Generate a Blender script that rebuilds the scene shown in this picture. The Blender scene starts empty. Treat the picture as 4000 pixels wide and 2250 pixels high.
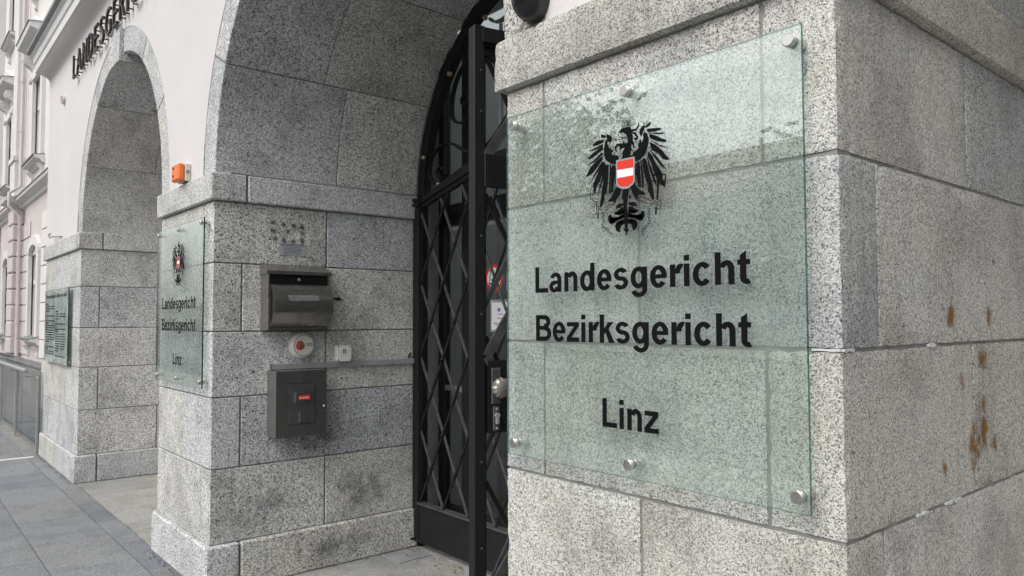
import bpy, bmesh, math, random
from mathutils import Vector, Matrix
random.seed(7)
S = bpy.context.scene
C = bpy.context.collection
R = math.radians

# ------------------------------------------------------------------ camera
cam_d = bpy.data.cameras.new('camera')
cam = bpy.data.objects.new('camera', cam_d)
C.objects.link(cam)
cam_d.sensor_width = 36.0
cam_d.lens = 18.0 * 1.4556
cam_d.clip_start = 0.05
cam_d.clip_end = 600
yaw, pitch, roll = R(40.234), R(2.454), R(-0.173)
fw = Vector((-math.cos(yaw) * math.cos(pitch), math.sin(yaw) * math.cos(pitch), math.sin(pitch)))
rt = fw.cross(Vector((0, 0, 1))).normalized()
up = rt.cross(fw)
rt2 = math.cos(roll) * rt + math.sin(roll) * up
up2 = -math.sin(roll) * rt + math.cos(roll) * up
m = Matrix.Identity(4)
for i in range(3):
    m[i][0], m[i][1], m[i][2] = rt2[i], up2[i], -fw[i]
m[2][3] = 1.6
cam.matrix_world = m
S.camera = cam

# ------------------------------------------------------------------ sky, sun, exposure
sun_to = Vector((0.11, -0.66, 0.74)).normalized()
SUN_EL = math.asin(sun_to.z)
SUN_ROT = math.atan2(sun_to.x, sun_to.y)
w = bpy.data.worlds.new('World')
S.world = w
w.use_nodes = True
nt = w.node_tree
nt.nodes.clear()
sky = nt.nodes.new('ShaderNodeTexSky')
sky.sky_type = 'NISHITA'
sky.sun_disc = False
sky.sun_elevation = SUN_EL
sky.sun_rotation = SUN_ROT
sky.air_density = 1.0
sky.dust_density = 4.0
sky.ozone_density = 1.0
hs = nt.nodes.new('ShaderNodeHueSaturation')
hs.inputs['Saturation'].default_value = 0.10
bg = nt.nodes.new('ShaderNodeBackground')
bg.inputs['Strength'].default_value = 0.15
wo = nt.nodes.new('ShaderNodeOutputWorld')
nt.links.new(sky.outputs[0], hs.inputs['Color'])
# an even cover of cloud over the whole sky, thinner and thicker in bands
tcw = nt.nodes.new('ShaderNodeTexCoord')
mpw = nt.nodes.new('ShaderNodeMapping')
mpw.inputs['Scale'].default_value = (1.6, 1.6, 7.0)
cln = nt.nodes.new('ShaderNodeTexNoise')
cln.inputs['Scale'].default_value = 1.7
cln.inputs['Detail'].default_value = 6.0
cln.inputs['Roughness'].default_value = 0.6
clr = nt.nodes.new('ShaderNodeMapRange')
clr.inputs['From Min'].default_value = 0.35
clr.inputs['From Max'].default_value = 0.68
clr.inputs['To Min'].default_value = 0.72
clr.inputs['To Max'].default_value = 1.42
mxw = nt.nodes.new('ShaderNodeVectorMath')
mxw.operation = 'SCALE'
nt.links.new(tcw.outputs['Generated'], mpw.inputs['Vector'])
nt.links.new(mpw.outputs[0], cln.inputs['Vector'])
nt.links.new(cln.outputs['Fac'], clr.inputs['Value'])
nt.links.new(hs.outputs[0], mxw.inputs[0])
nt.links.new(clr.outputs[0], mxw.inputs['Scale'])
nt.links.new(mxw.outputs[0], bg.inputs['Color'])
nt.links.new(bg.outputs[0], wo.inputs['Surface'])
sd = bpy.data.lights.new('sun', 'SUN')
sd.energy = 0.70
sd.angle = R(45)
sd.color = (1.0, 0.97, 0.92)
so = bpy.data.objects.new('sun', sd)
C.objects.link(so)
so.rotation_euler = sun_to.to_track_quat('Z', 'Y').to_euler()
so.location = (3, -10, 11)
S.view_settings.view_transform = 'Standard'
S.view_settings.look = 'None'
S.view_settings.gamma = 1.0
S.view_settings.exposure = 0.42
S.view_settings.use_curve_mapping = False
S.render.engine = 'CYCLES'
S.cycles.max_bounces = 6
S.cycles.diffuse_bounces = 4
S.cycles.glossy_bounces = 3
S.cycles.transparent_max_bounces = 24
S.cycles.use_denoising = True
S.cycles.use_adaptive_sampling = True
S.cycles.adaptive_threshold = 0.02

# ------------------------------------------------------------------ materials
MATS = {}


def new_mat(name):
    mt = bpy.data.materials.new(name)
    mt.use_nodes = True
    n = mt.node_tree
    n.nodes.clear()
    out = n.nodes.new('ShaderNodeOutputMaterial')
    MATS[name] = mt
    return mt, n, out


def nd(n, t, **k):
    x = n.nodes.new(t)
    for a, b in k.items():
        if a.startswith('i_'):
            x.inputs[a[2:].replace('_', ' ')].default_value = b
        else:
            setattr(x, a, b)
    return x


def ramp(n, stops, interp='LINEAR'):
    r = n.nodes.new('ShaderNodeValToRGB')
    r.color_ramp.interpolation = interp
    e = r.color_ramp.elements
    while len(e) < len(stops):
        e.new(0.5)
    for i, (p, c) in enumerate(stops):
        e[i].position = p
        e[i].color = (c, c, c, 1) if isinstance(c, (int, float)) else (*c, 1)
    return r


def mix(n, a, b, fac, mode='MIX'):
    x = n.nodes.new('ShaderNodeMix')
    x.data_type = 'RGBA'
    x.blend_type = mode
    for s, v in ((0, fac), (6, a), (7, b)):
        if hasattr(v, 'is_output') or hasattr(v, 'links'):
            n.links.new(v, x.inputs[s])
        elif s == 0:
            x.inputs[0].default_value = v
        else:
            x.inputs[s].default_value = (*v, 1)
    return x.outputs[2]


def mth(n, op, a, b=0.0):
    x = n.nodes.new('ShaderNodeMath')
    x.operation = op
    for i, v in ((0, a), (1, b)):
        if hasattr(v, 'links'):
            n.links.new(v, x.inputs[i])
        else:
            x.inputs[i].default_value = v
    return x.outputs[0]


def coords(n, spread=37.0):
    tc = nd(n, 'ShaderNodeTexCoord')
    oi = nd(n, 'ShaderNodeObjectInfo')
    a = nd(n, 'ShaderNodeVectorMath', operation='SCALE')
    a.inputs[0].default_value = (spread, spread * 0.73, spread * 0.41)
    n.links.new(oi.outputs['Random'], a.inputs['Scale'])
    b = nd(n, 'ShaderNodeVectorMath', operation='ADD')
    n.links.new(tc.outputs['Object'], b.inputs[0])
    n.links.new(a.outputs[0], b.inputs[1])
    sc = nd(n, 'ShaderNodeVectorMath', operation='SCALE')
    n.links.new(b.outputs[0], sc.inputs[0])
    mr = nd(n, 'ShaderNodeMapRange')
    mr.inputs['To Min'].default_value = 0.80
    mr.inputs['To Max'].default_value = 1.20
    n.links.new(mth(n, 'FRACT', mth(n, 'MULTIPLY', oi.outputs['Random'], 7.31)), mr.inputs['Value'])
    n.links.new(mr.outputs[0], sc.inputs['Scale'])
    return sc.outputs[0], oi.outputs['Random']


def tex(n, kind, vec, scale, **k):
    t = n.nodes.new('ShaderNodeTex' + kind)
    t.inputs['Scale'].default_value = scale
    for a, b in k.items():
        if a in t.inputs:
            t.inputs[a].default_value = b
        else:
            setattr(t, a, b)
    n.links.new(vec, t.inputs['Vector'])
    return t


def granite(name, light=(0.555, 0.555, 0.54), mid=(0.41, 0.413, 0.413), dark=(0.14, 0.141, 0.144), grain=340.0, warm=0.35, stain=0.4, spots=False):
    mt, n, out = new_mat(name)
    v, rnd = coords(n)
    # distort the grains so that they are not plain cells
    dn = tex(n, 'Noise', v, grain * 1.1, Detail=0.0)
    dv = nd(n, 'ShaderNodeVectorMath', operation='MULTIPLY_ADD')
    n.links.new(dn.outputs['Color'], dv.inputs[0])
    dv.inputs[1].default_value = (1.1 / grain,) * 3
    n.links.new(v, dv.inputs[2])
    vo = tex(n, 'Voronoi', dv.outputs[0], grain)
    sep = nd(n, 'ShaderNodeSeparateColor')
    n.links.new(vo.outputs['Color'], sep.inputs[0])
    r = ramp(n, [(0.0, dark), (0.16, dark), (0.22, mid), (0.44, mid), (0.56, light), (1.0, tuple(min(1, c * 1.10) for c in light))])
    n.links.new(sep.outputs[0], r.inputs[0])
    # clusters of dark mica
    cn = tex(n, 'Noise', v, grain * 0.33, Detail=2.0, Roughness=0.7)
    r2 = ramp(n, [(0.34, 0.55), (0.46, 0.90), (0.6, 1.04), (0.75, 1.10)])
    n.links.new(cn.outputs['Fac'], r2.inputs[0])
    c = mix(n, r.outputs[0], r2.outputs[0], 0.9, 'MULTIPLY')
    # feldspar tint in soft patches, and soot from the same slow noise
    sn = tex(n, 'Noise', v, 3.1, Detail=4.0, Roughness=0.62)
    sp = nd(n, 'ShaderNodeSeparateColor')
    n.links.new(sn.outputs['Color'], sp.inputs[0])
    wr = ramp(n, [(0.44, 0.0), (0.62, warm)])
    n.links.new(sp.outputs[1], wr.inputs[0])
    c = mix(n, c, (1.0, 0.945, 0.84), wr.outputs[0], 'MULTIPLY')
    # each stone from its own bed: cool / warm, light / dark
    tr = ramp(n, [(0.0, (0.80, 0.825, 0.87)), (0.3, (0.97, 0.98, 1.0)), (0.7, (1.02, 1.015, 1.0)), (1.0, (0.95, 0.935, 0.895))])
    n.links.new(rnd, tr.inputs[0])
    c = mix(n, c, tr.outputs[0], 1.0, 'MULTIPLY')
    sr = ramp(n, [(0.36, 1.0 - stain * 0.62), (0.54, 1.0)])
    n.links.new(sp.outputs[0], sr.inputs[0])
    c = mix(n, c, sr.outputs[0], 1.0, 'MULTIPLY')
    # thin water runs
    mp = nd(n, 'ShaderNodeMapping')
    mp.inputs['Scale'].default_value = (1, 1, 0.06)
    n.links.new(v, mp.inputs['Vector'])
    st = tex(n, 'Noise', mp.outputs[0], 24.0, Detail=2.0)
    str_ = ramp(n, [(0.30, 1.0 - 0.28 * stain), (0.46, 1.0)])
    n.links.new(st.outputs['Fac'], str_.inputs[0])
    c = mix(n, c, str_.outputs[0], 1.0, 'MULTIPLY')
    if spots:
        pv = tex(n, 'Voronoi', v, 4.5)
        pr = ramp(n, [(0.055, 0.35), (0.085, 1.0)])
        n.links.new(pv.outputs['Distance'], pr.inputs[0])
        c = mix(n, c, pr.outputs[0], 0.9, 'MULTIPLY')
    b = nd(n, 'ShaderNodeBsdfPrincipled', i_Roughness=0.8)
    b.inputs['Specular IOR Level'].default_value = 0.2
    n.links.new(c, b.inputs['Base Color'])
    bn = tex(n, 'Noise', v, grain * 0.62, Detail=1.0)
    bp = nd(n, 'ShaderNodeBump', i_Strength=0.6, i_Distance=0.003)
    n.links.new(bn.outputs['Fac'], bp.inputs['Height'])
    n.links.new(bp.outputs[0], b.inputs['Normal'])
    n.links.new(b.outputs[0], out.inputs[0])
    return mt


def plain(name, col, rough=0.6, metal=0.0, var=0.08, scale=6.0, bump=0.0, bscale=60.0, spec=0.4, fine=0.0):
    mt, n, out = new_mat(name)
    v, rnd = coords(n)
    ns = tex(n, 'Noise', v, scale, Detail=5.0, Roughness=0.6)
    r = ramp(n, [(0.25, 1.0 - var), (0.75, 1.0 + var * 0.5)])
    n.links.new(ns.outputs['Fac'], r.inputs[0])
    c = mix(n, col, r.outputs[0], 1.0, 'MULTIPLY')
    if fine:
        nf = tex(n, 'Noise', v, bscale, Detail=3.0)
        rf = ramp(n, [(0.3, 1.0 - fine), (0.7, 1.0 + fine)])
        n.links.new(nf.outputs['Fac'], rf.inputs[0])
        c = mix(n, c, rf.outputs[0], 1.0, 'MULTIPLY')
    b = nd(n, 'ShaderNodeBsdfPrincipled', i_Roughness=rough, i_Metallic=metal)
    b.inputs['Specular IOR Level'].default_value = spec
    n.links.new(c, b.inputs['Base Color'])
    rr = ramp(n, [(0.2, max(0.03, rough - 0.08)), (0.8, min(1, rough + 0.08))])
    n.links.new(ns.outputs['Fac'], rr.inputs[0])
    n.links.new(rr.outputs[0], b.inputs['Roughness'])
    if bump:
        bt = tex(n, 'Noise', v, bscale, Detail=4.0)
        bp = nd(n, 'ShaderNodeBump', i_Strength=bump, i_Distance=0.004)
        n.links.new(bt.outputs['Fac'], bp.inputs['Height'])
        n.links.new(bp.outputs[0], b.inputs['Normal'])
    n.links.new(b.outputs[0], out.inputs[0])
    return mt


def brushed(name, col, rough=0.33, axis=(1, 1, 60), dirt=0.35):
    mt, n, out = new_mat(name)
    v, rnd = coords(n)
    mp = nd(n, 'ShaderNodeMapping')
    mp.inputs['Scale'].default_value = axis
    n.links.new(v, mp.inputs['Vector'])
    ns = tex(n, 'Noise', mp.outputs[0], 14.0, Detail=4.0)
    r = ramp(n, [(0.3, 0.72), (0.7, 1.08)])
    n.links.new(ns.outputs['Fac'], r.inputs[0])
    c = mix(n, col, r.outputs[0], 1.0, 'MULTIPLY')
    dn = tex(n, 'Noise', v, 11.0, Detail=5.0)
    dr = ramp(n, [(0.45, 0.0), (0.75, dirt)])
    n.links.new(dn.outputs['Fac'], dr.inputs[0])
    c = mix(n, c, (0.16, 0.13, 0.10), dr.outputs[0])
    b = nd(n, 'ShaderNodeBsdfPrincipled', i_Roughness=rough, i_Metallic=0.85)
    n.links.new(c, b.inputs['Base Color'])
    rr = ramp(n, [(0.2, rough - 0.1), (0.8, rough + 0.14)])
    n.links.new(dn.outputs['Fac'], rr.inputs[0])
    n.links.new(rr.outputs[0], b.inputs['Roughness'])
    n.links.new(b.outputs[0], out.inputs[0])
    return mt


def glass(name, tint, refl=(1, 1, 1), f0=0.04, rough=0.0, veil=0.0):
    mt, n, out = new_mat(name)
    lw = nd(n, 'ShaderNodeLayerWeight')
    lw.inputs['Blend'].default_value = 0.5
    p = mth(n, 'POWER', lw.outputs['Facing'], 5.0)
    f = mth(n, 'ADD', mth(n, 'MULTIPLY', p, 1.0 - f0), f0)
    t = nd(n, 'ShaderNodeBsdfTransparent')
    t.inputs[0].default_value = (*tint, 1)
    g = nd(n, 'ShaderNodeBsdfGlossy')
    g.inputs['Color'].default_value = (*refl, 1)
    g.inputs['Roughness'].default_value = rough
    ms = nd(n, 'ShaderNodeMixShader')
    n.links.new(f, ms.inputs[0])
    src = t.outputs[0]
    if veil:
        d = nd(n, 'ShaderNodeBsdfDiffuse')
        d.inputs[0].default_value = (0.75, 0.85, 0.80, 1)
        v, rnd = coords(n)
        ns = tex(n, 'Noise', v, 4.0, Detail=4.0)
        rr = ramp(n, [(0.3, veil * 0.4), (0.75, veil * 1.5)])
        n.links.new(ns.outputs['Fac'], rr.inputs[0])
        m2 = nd(n, 'ShaderNodeMixShader')
        n.links.new(rr.outputs[0], m2.inputs[0])
        n.links.new(t.outputs[0], m2.inputs[1])
        n.links.new(d.outputs[0], m2.inputs[2])
        src = m2.outputs[0]
    n.links.new(src, ms.inputs[1])
    n.links.new(g.outputs[0], ms.inputs[2])
    n.links.new(ms.outputs[0], out.inputs[0])
    return mt


def blotch(name, col, dens=1.0, scale=30.0, soft=0.5, stretch=(1, 1, 1), nw=3.6):
    """a stain with its own ragged outline, clear towards its rim"""
    mt, n, out = new_mat(name)
    tc = nd(n, 'ShaderNodeTexCoord')
    v, rnd = coords(n)
    ctr = nd(n, 'ShaderNodeVectorMath', operation='MULTIPLY_ADD')
    n.links.new(tc.outputs['Generated'], ctr.inputs[0])
    ctr.inputs[1].default_value = (2, 2, 2)
    ctr.inputs[2].default_value = (-1, -1, -1)
    # the flat axis of the sheet carries no distance
    ml = nd(n, 'ShaderNodeVectorMath', operation='MULTIPLY')
    n.links.new(ctr.outputs[0], ml.inputs[0])
    ml.inputs[1].default_value = (0, 1, 1)
    ln = nd(n, 'ShaderNodeVectorMath', operation='LENGTH')
    n.links.new(ml.outputs[0], ln.inputs[0])
    mp = nd(n, 'ShaderNodeMapping')
    mp.inputs['Scale'].default_value = stretch
    n.links.new(v, mp.inputs['Vector'])
    ns = tex(n, 'Noise', mp.outputs[0], scale, Detail=6.0, Roughness=0.65)
    fall = mth(n, 'SUBTRACT', 1.0, ln.outputs['Value'])
    val = mth(n, 'ADD', fall, mth(n, 'MULTIPLY', mth(n, 'SUBTRACT', ns.outputs['Fac'], 0.5), nw))
    r = ramp(n, [(0.28, 0.0), (0.28 + soft, dens)])
    n.links.new(val, r.inputs[0])
    edge = mth(n, 'MULTIPLY', r.outputs[0], mth(n, 'MINIMUM', mth(n, 'MULTIPLY', mth(n, 'MAXIMUM', fall, 0.0), 4.0), 1.0))
    t = nd(n, 'ShaderNodeBsdfTransparent')
    d = nd(n, 'ShaderNodeBsdfDiffuse')
    c = mix(n, tuple(x * 0.6 for x in col), tuple(min(1, x * 1.3) for x in col), ns.outputs['Fac'])
    n.links.new(c, d.inputs[0])
    ms = nd(n, 'ShaderNodeMixShader')
    n.links.new(edge, ms.inputs[0])
    n.links.new(t.outputs[0], ms.inputs[1])
    n.links.new(d.outputs[0], ms.inputs[2])
    n.links.new(ms.outputs[0], out.inputs[0])
    return mt


granite('granite', light=(0.64, 0.634, 0.606), mid=(0.465, 0.464, 0.452), dark=(0.13, 0.13, 0.13), grain=400.0, warm=0.38)
granite('granite_coarse', light=(0.73, 0.73, 0.715), mid=(0.49, 0.492, 0.49), dark=(0.10, 0.101, 0.103), grain=225.0, warm=0.12)
granite('slab_light', light=(0.44, 0.432, 0.41), mid=(0.35, 0.345, 0.33), dark=(0.18, 0.18, 0.17), grain=380, stain=0.3, warm=0.4, spots=True)
granite('slab_dark', light=(0.29, 0.302, 0.316), mid=(0.225, 0.235, 0.247), dark=(0.13, 0.132, 0.138), grain=380, stain=0.26, warm=0.05, spots=True)
plain('mortar', (0.23, 0.228, 0.22), 0.9, var=0.35, scale=9, bump=0.6, bscale=120)
plain('mortar_pale', (0.25, 0.248, 0.238), 0.9, var=0.35, scale=14, bump=0.6, bscale=120)
plain('mortar_white', (0.62, 0.63, 0.64), 0.8, var=0.3, scale=40)
plain('plaster', (0.64, 0.617, 0.614), 0.85, var=0.07, scale=1.2, bump=0.25, bscale=55, spec=0.2, fine=0.02)
plain('plaster_pink', (0.60, 0.548, 0.543), 0.85, var=0.08, scale=1.5, bump=0.2, bscale=40, spec=0.2)
plain('plaster_cream', (0.72, 0.685, 0.665), 0.85, var=0.07, scale=1.5, bump=0.2, bscale=40, spec=0.2)
plain('stucco_white', (0.68, 0.675, 0.668), 0.8, var=0.08, scale=2.0, spec=0.2)
plain('sheet_metal', (0.30, 0.31, 0.32), 0.45, 0.6, var=0.25, scale=5)
plain('iron', (0.012, 0.0125, 0.013), 0.5, 0.0, var=0.3, scale=8, bump=0.25, bscale=90, spec=0.28)
plain('iron_worn_lit', (0.085, 0.086, 0.088), 0.5, 0.2, var=0.5, scale=25, bump=0.35, bscale=140)  # worn iron, its tone also lifted to imitate light on the lattice
plain('brass', (0.34, 0.27, 0.17), 0.42, 0.9, var=0.3, scale=30)
plain('bronze', (0.34, 0.32, 0.29), 0.34, 0.55, var=0.45, scale=40)
brushed('steel', (0.36, 0.35, 0.33), 0.22, (1, 1, 45), 0.3)
brushed('steel_dark', (0.24, 0.245, 0.247), 0.34, (1, 45, 1), 0.25)
brushed('steel_side', (0.34, 0.33, 0.31), 0.42, (1, 1, 45), 0.3)
plain('steel_satin', (0.62, 0.61, 0.59), 0.28, 0.95, var=0.12, scale=30)
plain('zinc', (0.40, 0.41, 0.43), 0.45, 0.35, var=0.22, scale=9)
plain('plastic_white', (0.72, 0.715, 0.69), 0.45, var=0.06, scale=20)
plain('plastic_beige', (0.60, 0.585, 0.52), 0.38, var=0.07, scale=20)
plain('plastic_orange', (0.80, 0.18, 0.035), 0.35, var=0.06, scale=20)
plain('plastic_black', (0.012, 0.012, 0.013), 0.2, var=0.2, scale=20, spec=0.6)
plain('print_black', (0.008, 0.008, 0.009), 0.6, var=0.1, scale=20, spec=0.04)
plain('print_red', (0.68, 0.035, 0.022), 0.5, var=0.06, scale=20)
plain('print_white', (0.80, 0.80, 0.80), 0.5, var=0.04, scale=20)
plain('print_grey', (0.30, 0.30, 0.31), 0.6, var=0.05, scale=20)
plain('print_blue', (0.10, 0.18, 0.55), 0.6, var=0.05, scale=20)
plain('print_green', (0.01, 0.16, 0.13), 0.5, var=0.05, scale=20)
plain('plate_grey', (0.40, 0.42, 0.445), 0.45, 0.1, var=0.08, scale=20)
plain('letter_metal', (0.055, 0.052, 0.048), 0.42, 0.7, var=0.3, scale=6)
plain('dark_frame', (0.03, 0.032, 0.033), 0.4, 0.2, var=0.2, scale=8)
plain('concrete', (0.32, 0.32, 0.31), 0.9, var=0.3, scale=2.5, bump=0.3, bscale=50)
plain('hall_dark', (0.58, 0.58, 0.57), 0.8, var=0.2, scale=2)
plain('asphalt', (0.055, 0.056, 0.058), 0.85, var=0.25, scale=1.0, bump=0.4, bscale=120)
plain('paint_white', (0.72, 0.72, 0.70), 0.7, var=0.2, scale=25)
plain('roof_tile', (0.22, 0.10, 0.07), 0.85, var=0.3, scale=2)
plain('bark', (0.09, 0.07, 0.055), 0.9, var=0.4, scale=12, bump=0.6, bscale=40)
plain('leaf', (0.055, 0.085, 0.025), 0.6, var=0.5, scale=1.2)
plain('leaf_dry', (0.28, 0.20, 0.10), 0.8, var=0.5, scale=60)
plain('cable_grey', (0.45, 0.42, 0.36), 0.6, var=0.1, scale=20)
glass('sign_glass', (0.948, 0.982, 0.966), f0=0.12, veil=0.06)
glass('edge_glass', (0.10, 0.30, 0.26), f0=0.08)
glass('edge_dark', (0.012, 0.05, 0.045), f0=0.05)
glass('plaque_glass', (0.55, 0.62, 0.61), veil=0.45)
glass('rail_glass', (0.70, 0.74, 0.74), f0=0.06)
glass('window_glass', (0.86, 0.89, 0.90), f0=0.10)
glass('door_glass', (0.78, 0.82, 0.81), f0=0.15)
blotch('rust', (0.25, 0.125, 0.032), 0.95, 42.0, 0.8, (1, 1, 0.55))
blotch('glue', (0.10, 0.098, 0.09), 0.7, 90.0, 0.45, nw=1.5)
blotch('damp', (0.12, 0.125, 0.135), 0.34, 13.0, 1.2)


# ------------------------------------------------------------------ mesh helpers
class MB:
    """collects geometry in world metres; build() links it as one mesh object"""

    def __init__(self):
        self.v, self.f, self.mi = [], [], []
        self.smooth = False

    def add(self, vs, fs, mi=0):
        o = len(self.v)
        self.v += [tuple(p) for p in vs]
        self.f += [tuple(o + i for i in q) for q in fs]
        self.mi += [mi] * len(fs)
        return self

    def box(self, x0, x1, y0, y1, z0, z1, bev=0.0, mi=0):
        if x0 > x1: x0, x1 = x1, x0
        if y0 > y1: y0, y1 = y1, y0
        if z0 > z1: z0, z1 = z1, z0
        if bev <= 0:
            vs = [(x, y, z) for x in (x0, x1) for y in (y0, y1) for z in (z0, z1)]
            fs = [(0, 1, 3, 2), (4, 6, 7, 5), (0, 4, 5, 1), (2, 3, 7, 6), (0, 2, 6, 4), (1, 5, 7, 3)]
            return self.add(vs, fs, mi)
        b = bev
        vs, idx = [], {}
        X, Y, Z = (x0, x1), (y0, y1), (z0, z1)
        for i in (0, 1):
            for j in (0, 1):
                for k in (0, 1):
                    sx, sy, sz = (b if i == 0 else -b), (b if j == 0 else -b), (b if k == 0 else -b)
                    for ax in range(3):
                        p = [X[i] + sx, Y[j] + sy, Z[k] + sz]
                        p[ax] = (X[i], Y[j], Z[k])[ax]
                        idx[(i, j, k, ax)] = len(vs)
                        vs.append(tuple(p))
        fs = []
        g = lambda i, j, k, a: idx[(i, j, k, a)]
        for s in (0, 1):
            q = [g(s, 0, 0, 0), g(s, 1, 0, 0), g(s, 1, 1, 0), g(s, 0, 1, 0)]
            fs.append(tuple(q if s else q[::-1]))
            q = [g(0, s, 0, 1), g(1, s, 0, 1), g(1, s, 1, 1), g(0, s, 1, 1)]
            fs.append(tuple(q[::-1] if s else q))
            q = [g(0, 0, s, 2), g(1, 0, s, 2), g(1, 1, s, 2), g(0, 1, s, 2)]
            fs.append(tuple(q if s else q[::-1]))
        for s in (0, 1):
            for t in (0, 1):
                q = [g(0, s, t, 1), g(1, s, t, 1), g(1, s, t, 2), g(0, s, t, 2)]
                fs.append(tuple(q if (s == t) is False else q[::-1]))
                q = [g(s, 0, t, 0), g(s, 1, t, 0), g(s, 1, t, 2), g(s, 0, t, 2)]
                fs.append(tuple(q if (s == t) else q[::-1]))
                q = [g(s, t, 0, 0), g(s, t, 1, 0), g(s, t, 1, 1), g(s, t, 0, 1)]
                fs.append(tuple(q if (s != t) else q[::-1]))
        for i in (0, 1):
            for j in (0, 1):
                for k in (0, 1):
                    q = [g(i, j, k, 0), g(i, j, k, 1), g(i, j, k, 2)]
                    fs.append(tuple(q if (i + j + k) % 2 else q[::-1]))
        return self.add(vs, fs, mi)

    def prism(self, prof, fn0, fn1, mi=0):
        """closed polygon prof of 2D points swept from fn0(p) to fn1(p)"""
        n = len(prof)
        vs = [fn0(*p) for p in prof] + [fn1(*p) for p in prof]
        fs = [(i, (i + 1) % n, n + (i + 1) % n, n + i) for i in range(n)]
        fs += [tuple(range(n))[::-1], tuple(range(n, 2 * n))]
        return self.add(vs, fs, mi)

    def tube(self, path, rad, seg=8, cap=True, mi=0):
        pts = [Vector(p) for p in path]
        n = len(pts)
        rs = rad if isinstance(rad, (list, tuple)) else [rad] * n
        rings = []
        prev = None
        for i, p in enumerate(pts):
            d = (pts[min(i + 1, n - 1)] - pts[max(i - 1, 0)]).normalized()
            if prev is None:
                a = Vector((0, 0, 1)) if abs(d.z) < 0.9 else Vector((1, 0, 0))
                u = d.cross(a).normalized()
            else:
                u = (prev - d * prev.dot(d)).normalized()
            prev = u
            vv = d.cross(u)
            rings.append([p + rs[i] * (math.cos(2 * math.pi * k / seg) * u + math.sin(2 * math.pi * k / seg) * vv) for k in range(seg)])
        vs = [q for r in rings for q in r]
        fs = []
        for i in range(n - 1):
            for k in range(seg):
                a, b = i * seg + k, i * seg + (k + 1) % seg
                fs.append((a, b, b + seg, a + seg))
        if cap:
            fs.append(tuple(range(seg))[::-1])
            fs.append(tuple(range((n - 1) * seg, n * seg)))
        return self.add(vs, fs, mi)

    def lathe(self, prof, org, axis, seg=20, mi=0):
        """prof: list of (radius, height along axis)"""
        ax = Vector(axis).normalized()
        a = Vector((0, 0, 1)) if abs(ax.z) < 0.9 else Vector((1, 0, 0))
        u = ax.cross(a).normalized()
        vv = ax.cross(u)
        o = Vector(org)
        vs, fs = [], []
        for r, h in prof:
            for k in range(seg):
                t = 2 * math.pi * k / seg
                vs.append(o + ax * h + r * (math.cos(t) * u + math.sin(t) * vv))
        for i in range(len(prof) - 1):
            for k in range(seg):
                a0, b0 = i * seg + k, i * seg + (k + 1) % seg
                fs.append((a0, b0, b0 + seg, a0 + seg))
        fs.append(tuple(range(seg))[::-1])
        fs.append(tuple(range((len(prof) - 1) * seg, len(prof) * seg)))
        return self.add(vs, fs, mi)

    def bar(self, p0, p1, wdt, thk, nrm, mi=0):
        p0, p1, nrm = Vector(p0), Vector(p1), Vector(nrm).normalized()
        d = (p1 - p0).normalized()
        s = d.cross(nrm).normalized() * (wdt / 2)
        t = nrm * (thk / 2)
        vs = [p + a * s + b * t for p in (p0, p1) for a in (-1, 1) for b in (-1, 1)]
        fs = [(0, 1, 3, 2), (4, 6, 7, 5), (0, 4, 5, 1), (2, 3, 7, 6), (0, 2, 6, 4), (1, 5, 7, 3)]
        return self.add(vs, fs, mi)

    def ribbon(self, pts, fn, wid, thk, mi=0):
        """2D path pts; fn(u,v,w) to space; wid across w, thk in the plane"""
        n = len(pts)
        vs, fs = [], []
        for i in range(n):
            a, b = pts[max(i - 1, 0)], pts[min(i + 1, n - 1)]
            dx, dy = b[0] - a[0], b[1] - a[1]
            l = math.hypot(dx, dy) or 1
            nx, ny = -dy / l * thk / 2, dx / l * thk / 2
            x, y = pts[i]
            vs += [fn(x + nx, y + ny, -wid / 2), fn(x + nx, y + ny, wid / 2), fn(x - nx, y - ny, wid / 2), fn(x - nx, y - ny, -wid / 2)]
        for i in range(n - 1):
            for k in range(4):
                a0, b0 = 4 * i + k, 4 * i + (k + 1) % 4
                fs.append((a0, b0, b0 + 4, a0 + 4))
        fs += [(0, 1, 2, 3)[::-1], tuple(4 * (n - 1) + k for k in range(4))]
        return self.add(vs, fs, mi)

    def build(self, name, mat, parent=None, smooth=False):
        me = bpy.data.meshes.new(name)
        off = Vector((0, 0, 0))
        p = parent
        while p is not None:
            off += p.location
            p = p.parent
        me.from_pydata([tuple(Vector(q) - off) for q in self.v], [], self.f)
        for mm in (mat if isinstance(mat, (list, tuple)) else [mat]):
            me.materials.append(MATS[mm])
        if any(self.mi):
            me.polygons.foreach_set('material_index', self.mi)
        bm = bmesh.new()
        bm.from_mesh(me)
        bmesh.ops.recalc_face_normals(bm, faces=bm.faces)
        bm.to_mesh(me)
        bm.free()
        if smooth:
            me.polygons.foreach_set('use_smooth', [True] * len(me.polygons))
            try:
                me.set_sharp_from_angle(angle=R(38))
            except Exception:
                pass
        me.update()
        o = bpy.data.objects.new(name, me)
        C.objects.link(o)
        o.parent = parent
        return o


def thing(name, label, cat, loc=(0, 0, 0), group=None):
    o = bpy.data.objects.new(name, None)
    C.objects.link(o)
    o.location = loc
    o.empty_display_size = 0.1
    o['label'] = label
    o['category'] = cat
    if group: o['group'] = group
    return o


def tag(o, label, cat, group=None):
    o['label'] = label
    o['category'] = cat
    if group: o['group'] = group
    return o


def struct(o):
    o['kind'] = 'structure'
    return o


def one(name, mat, parent, *a, **k):
    return MB().box(*a, **k).build(name, mat, parent)


_tc = {}


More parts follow.
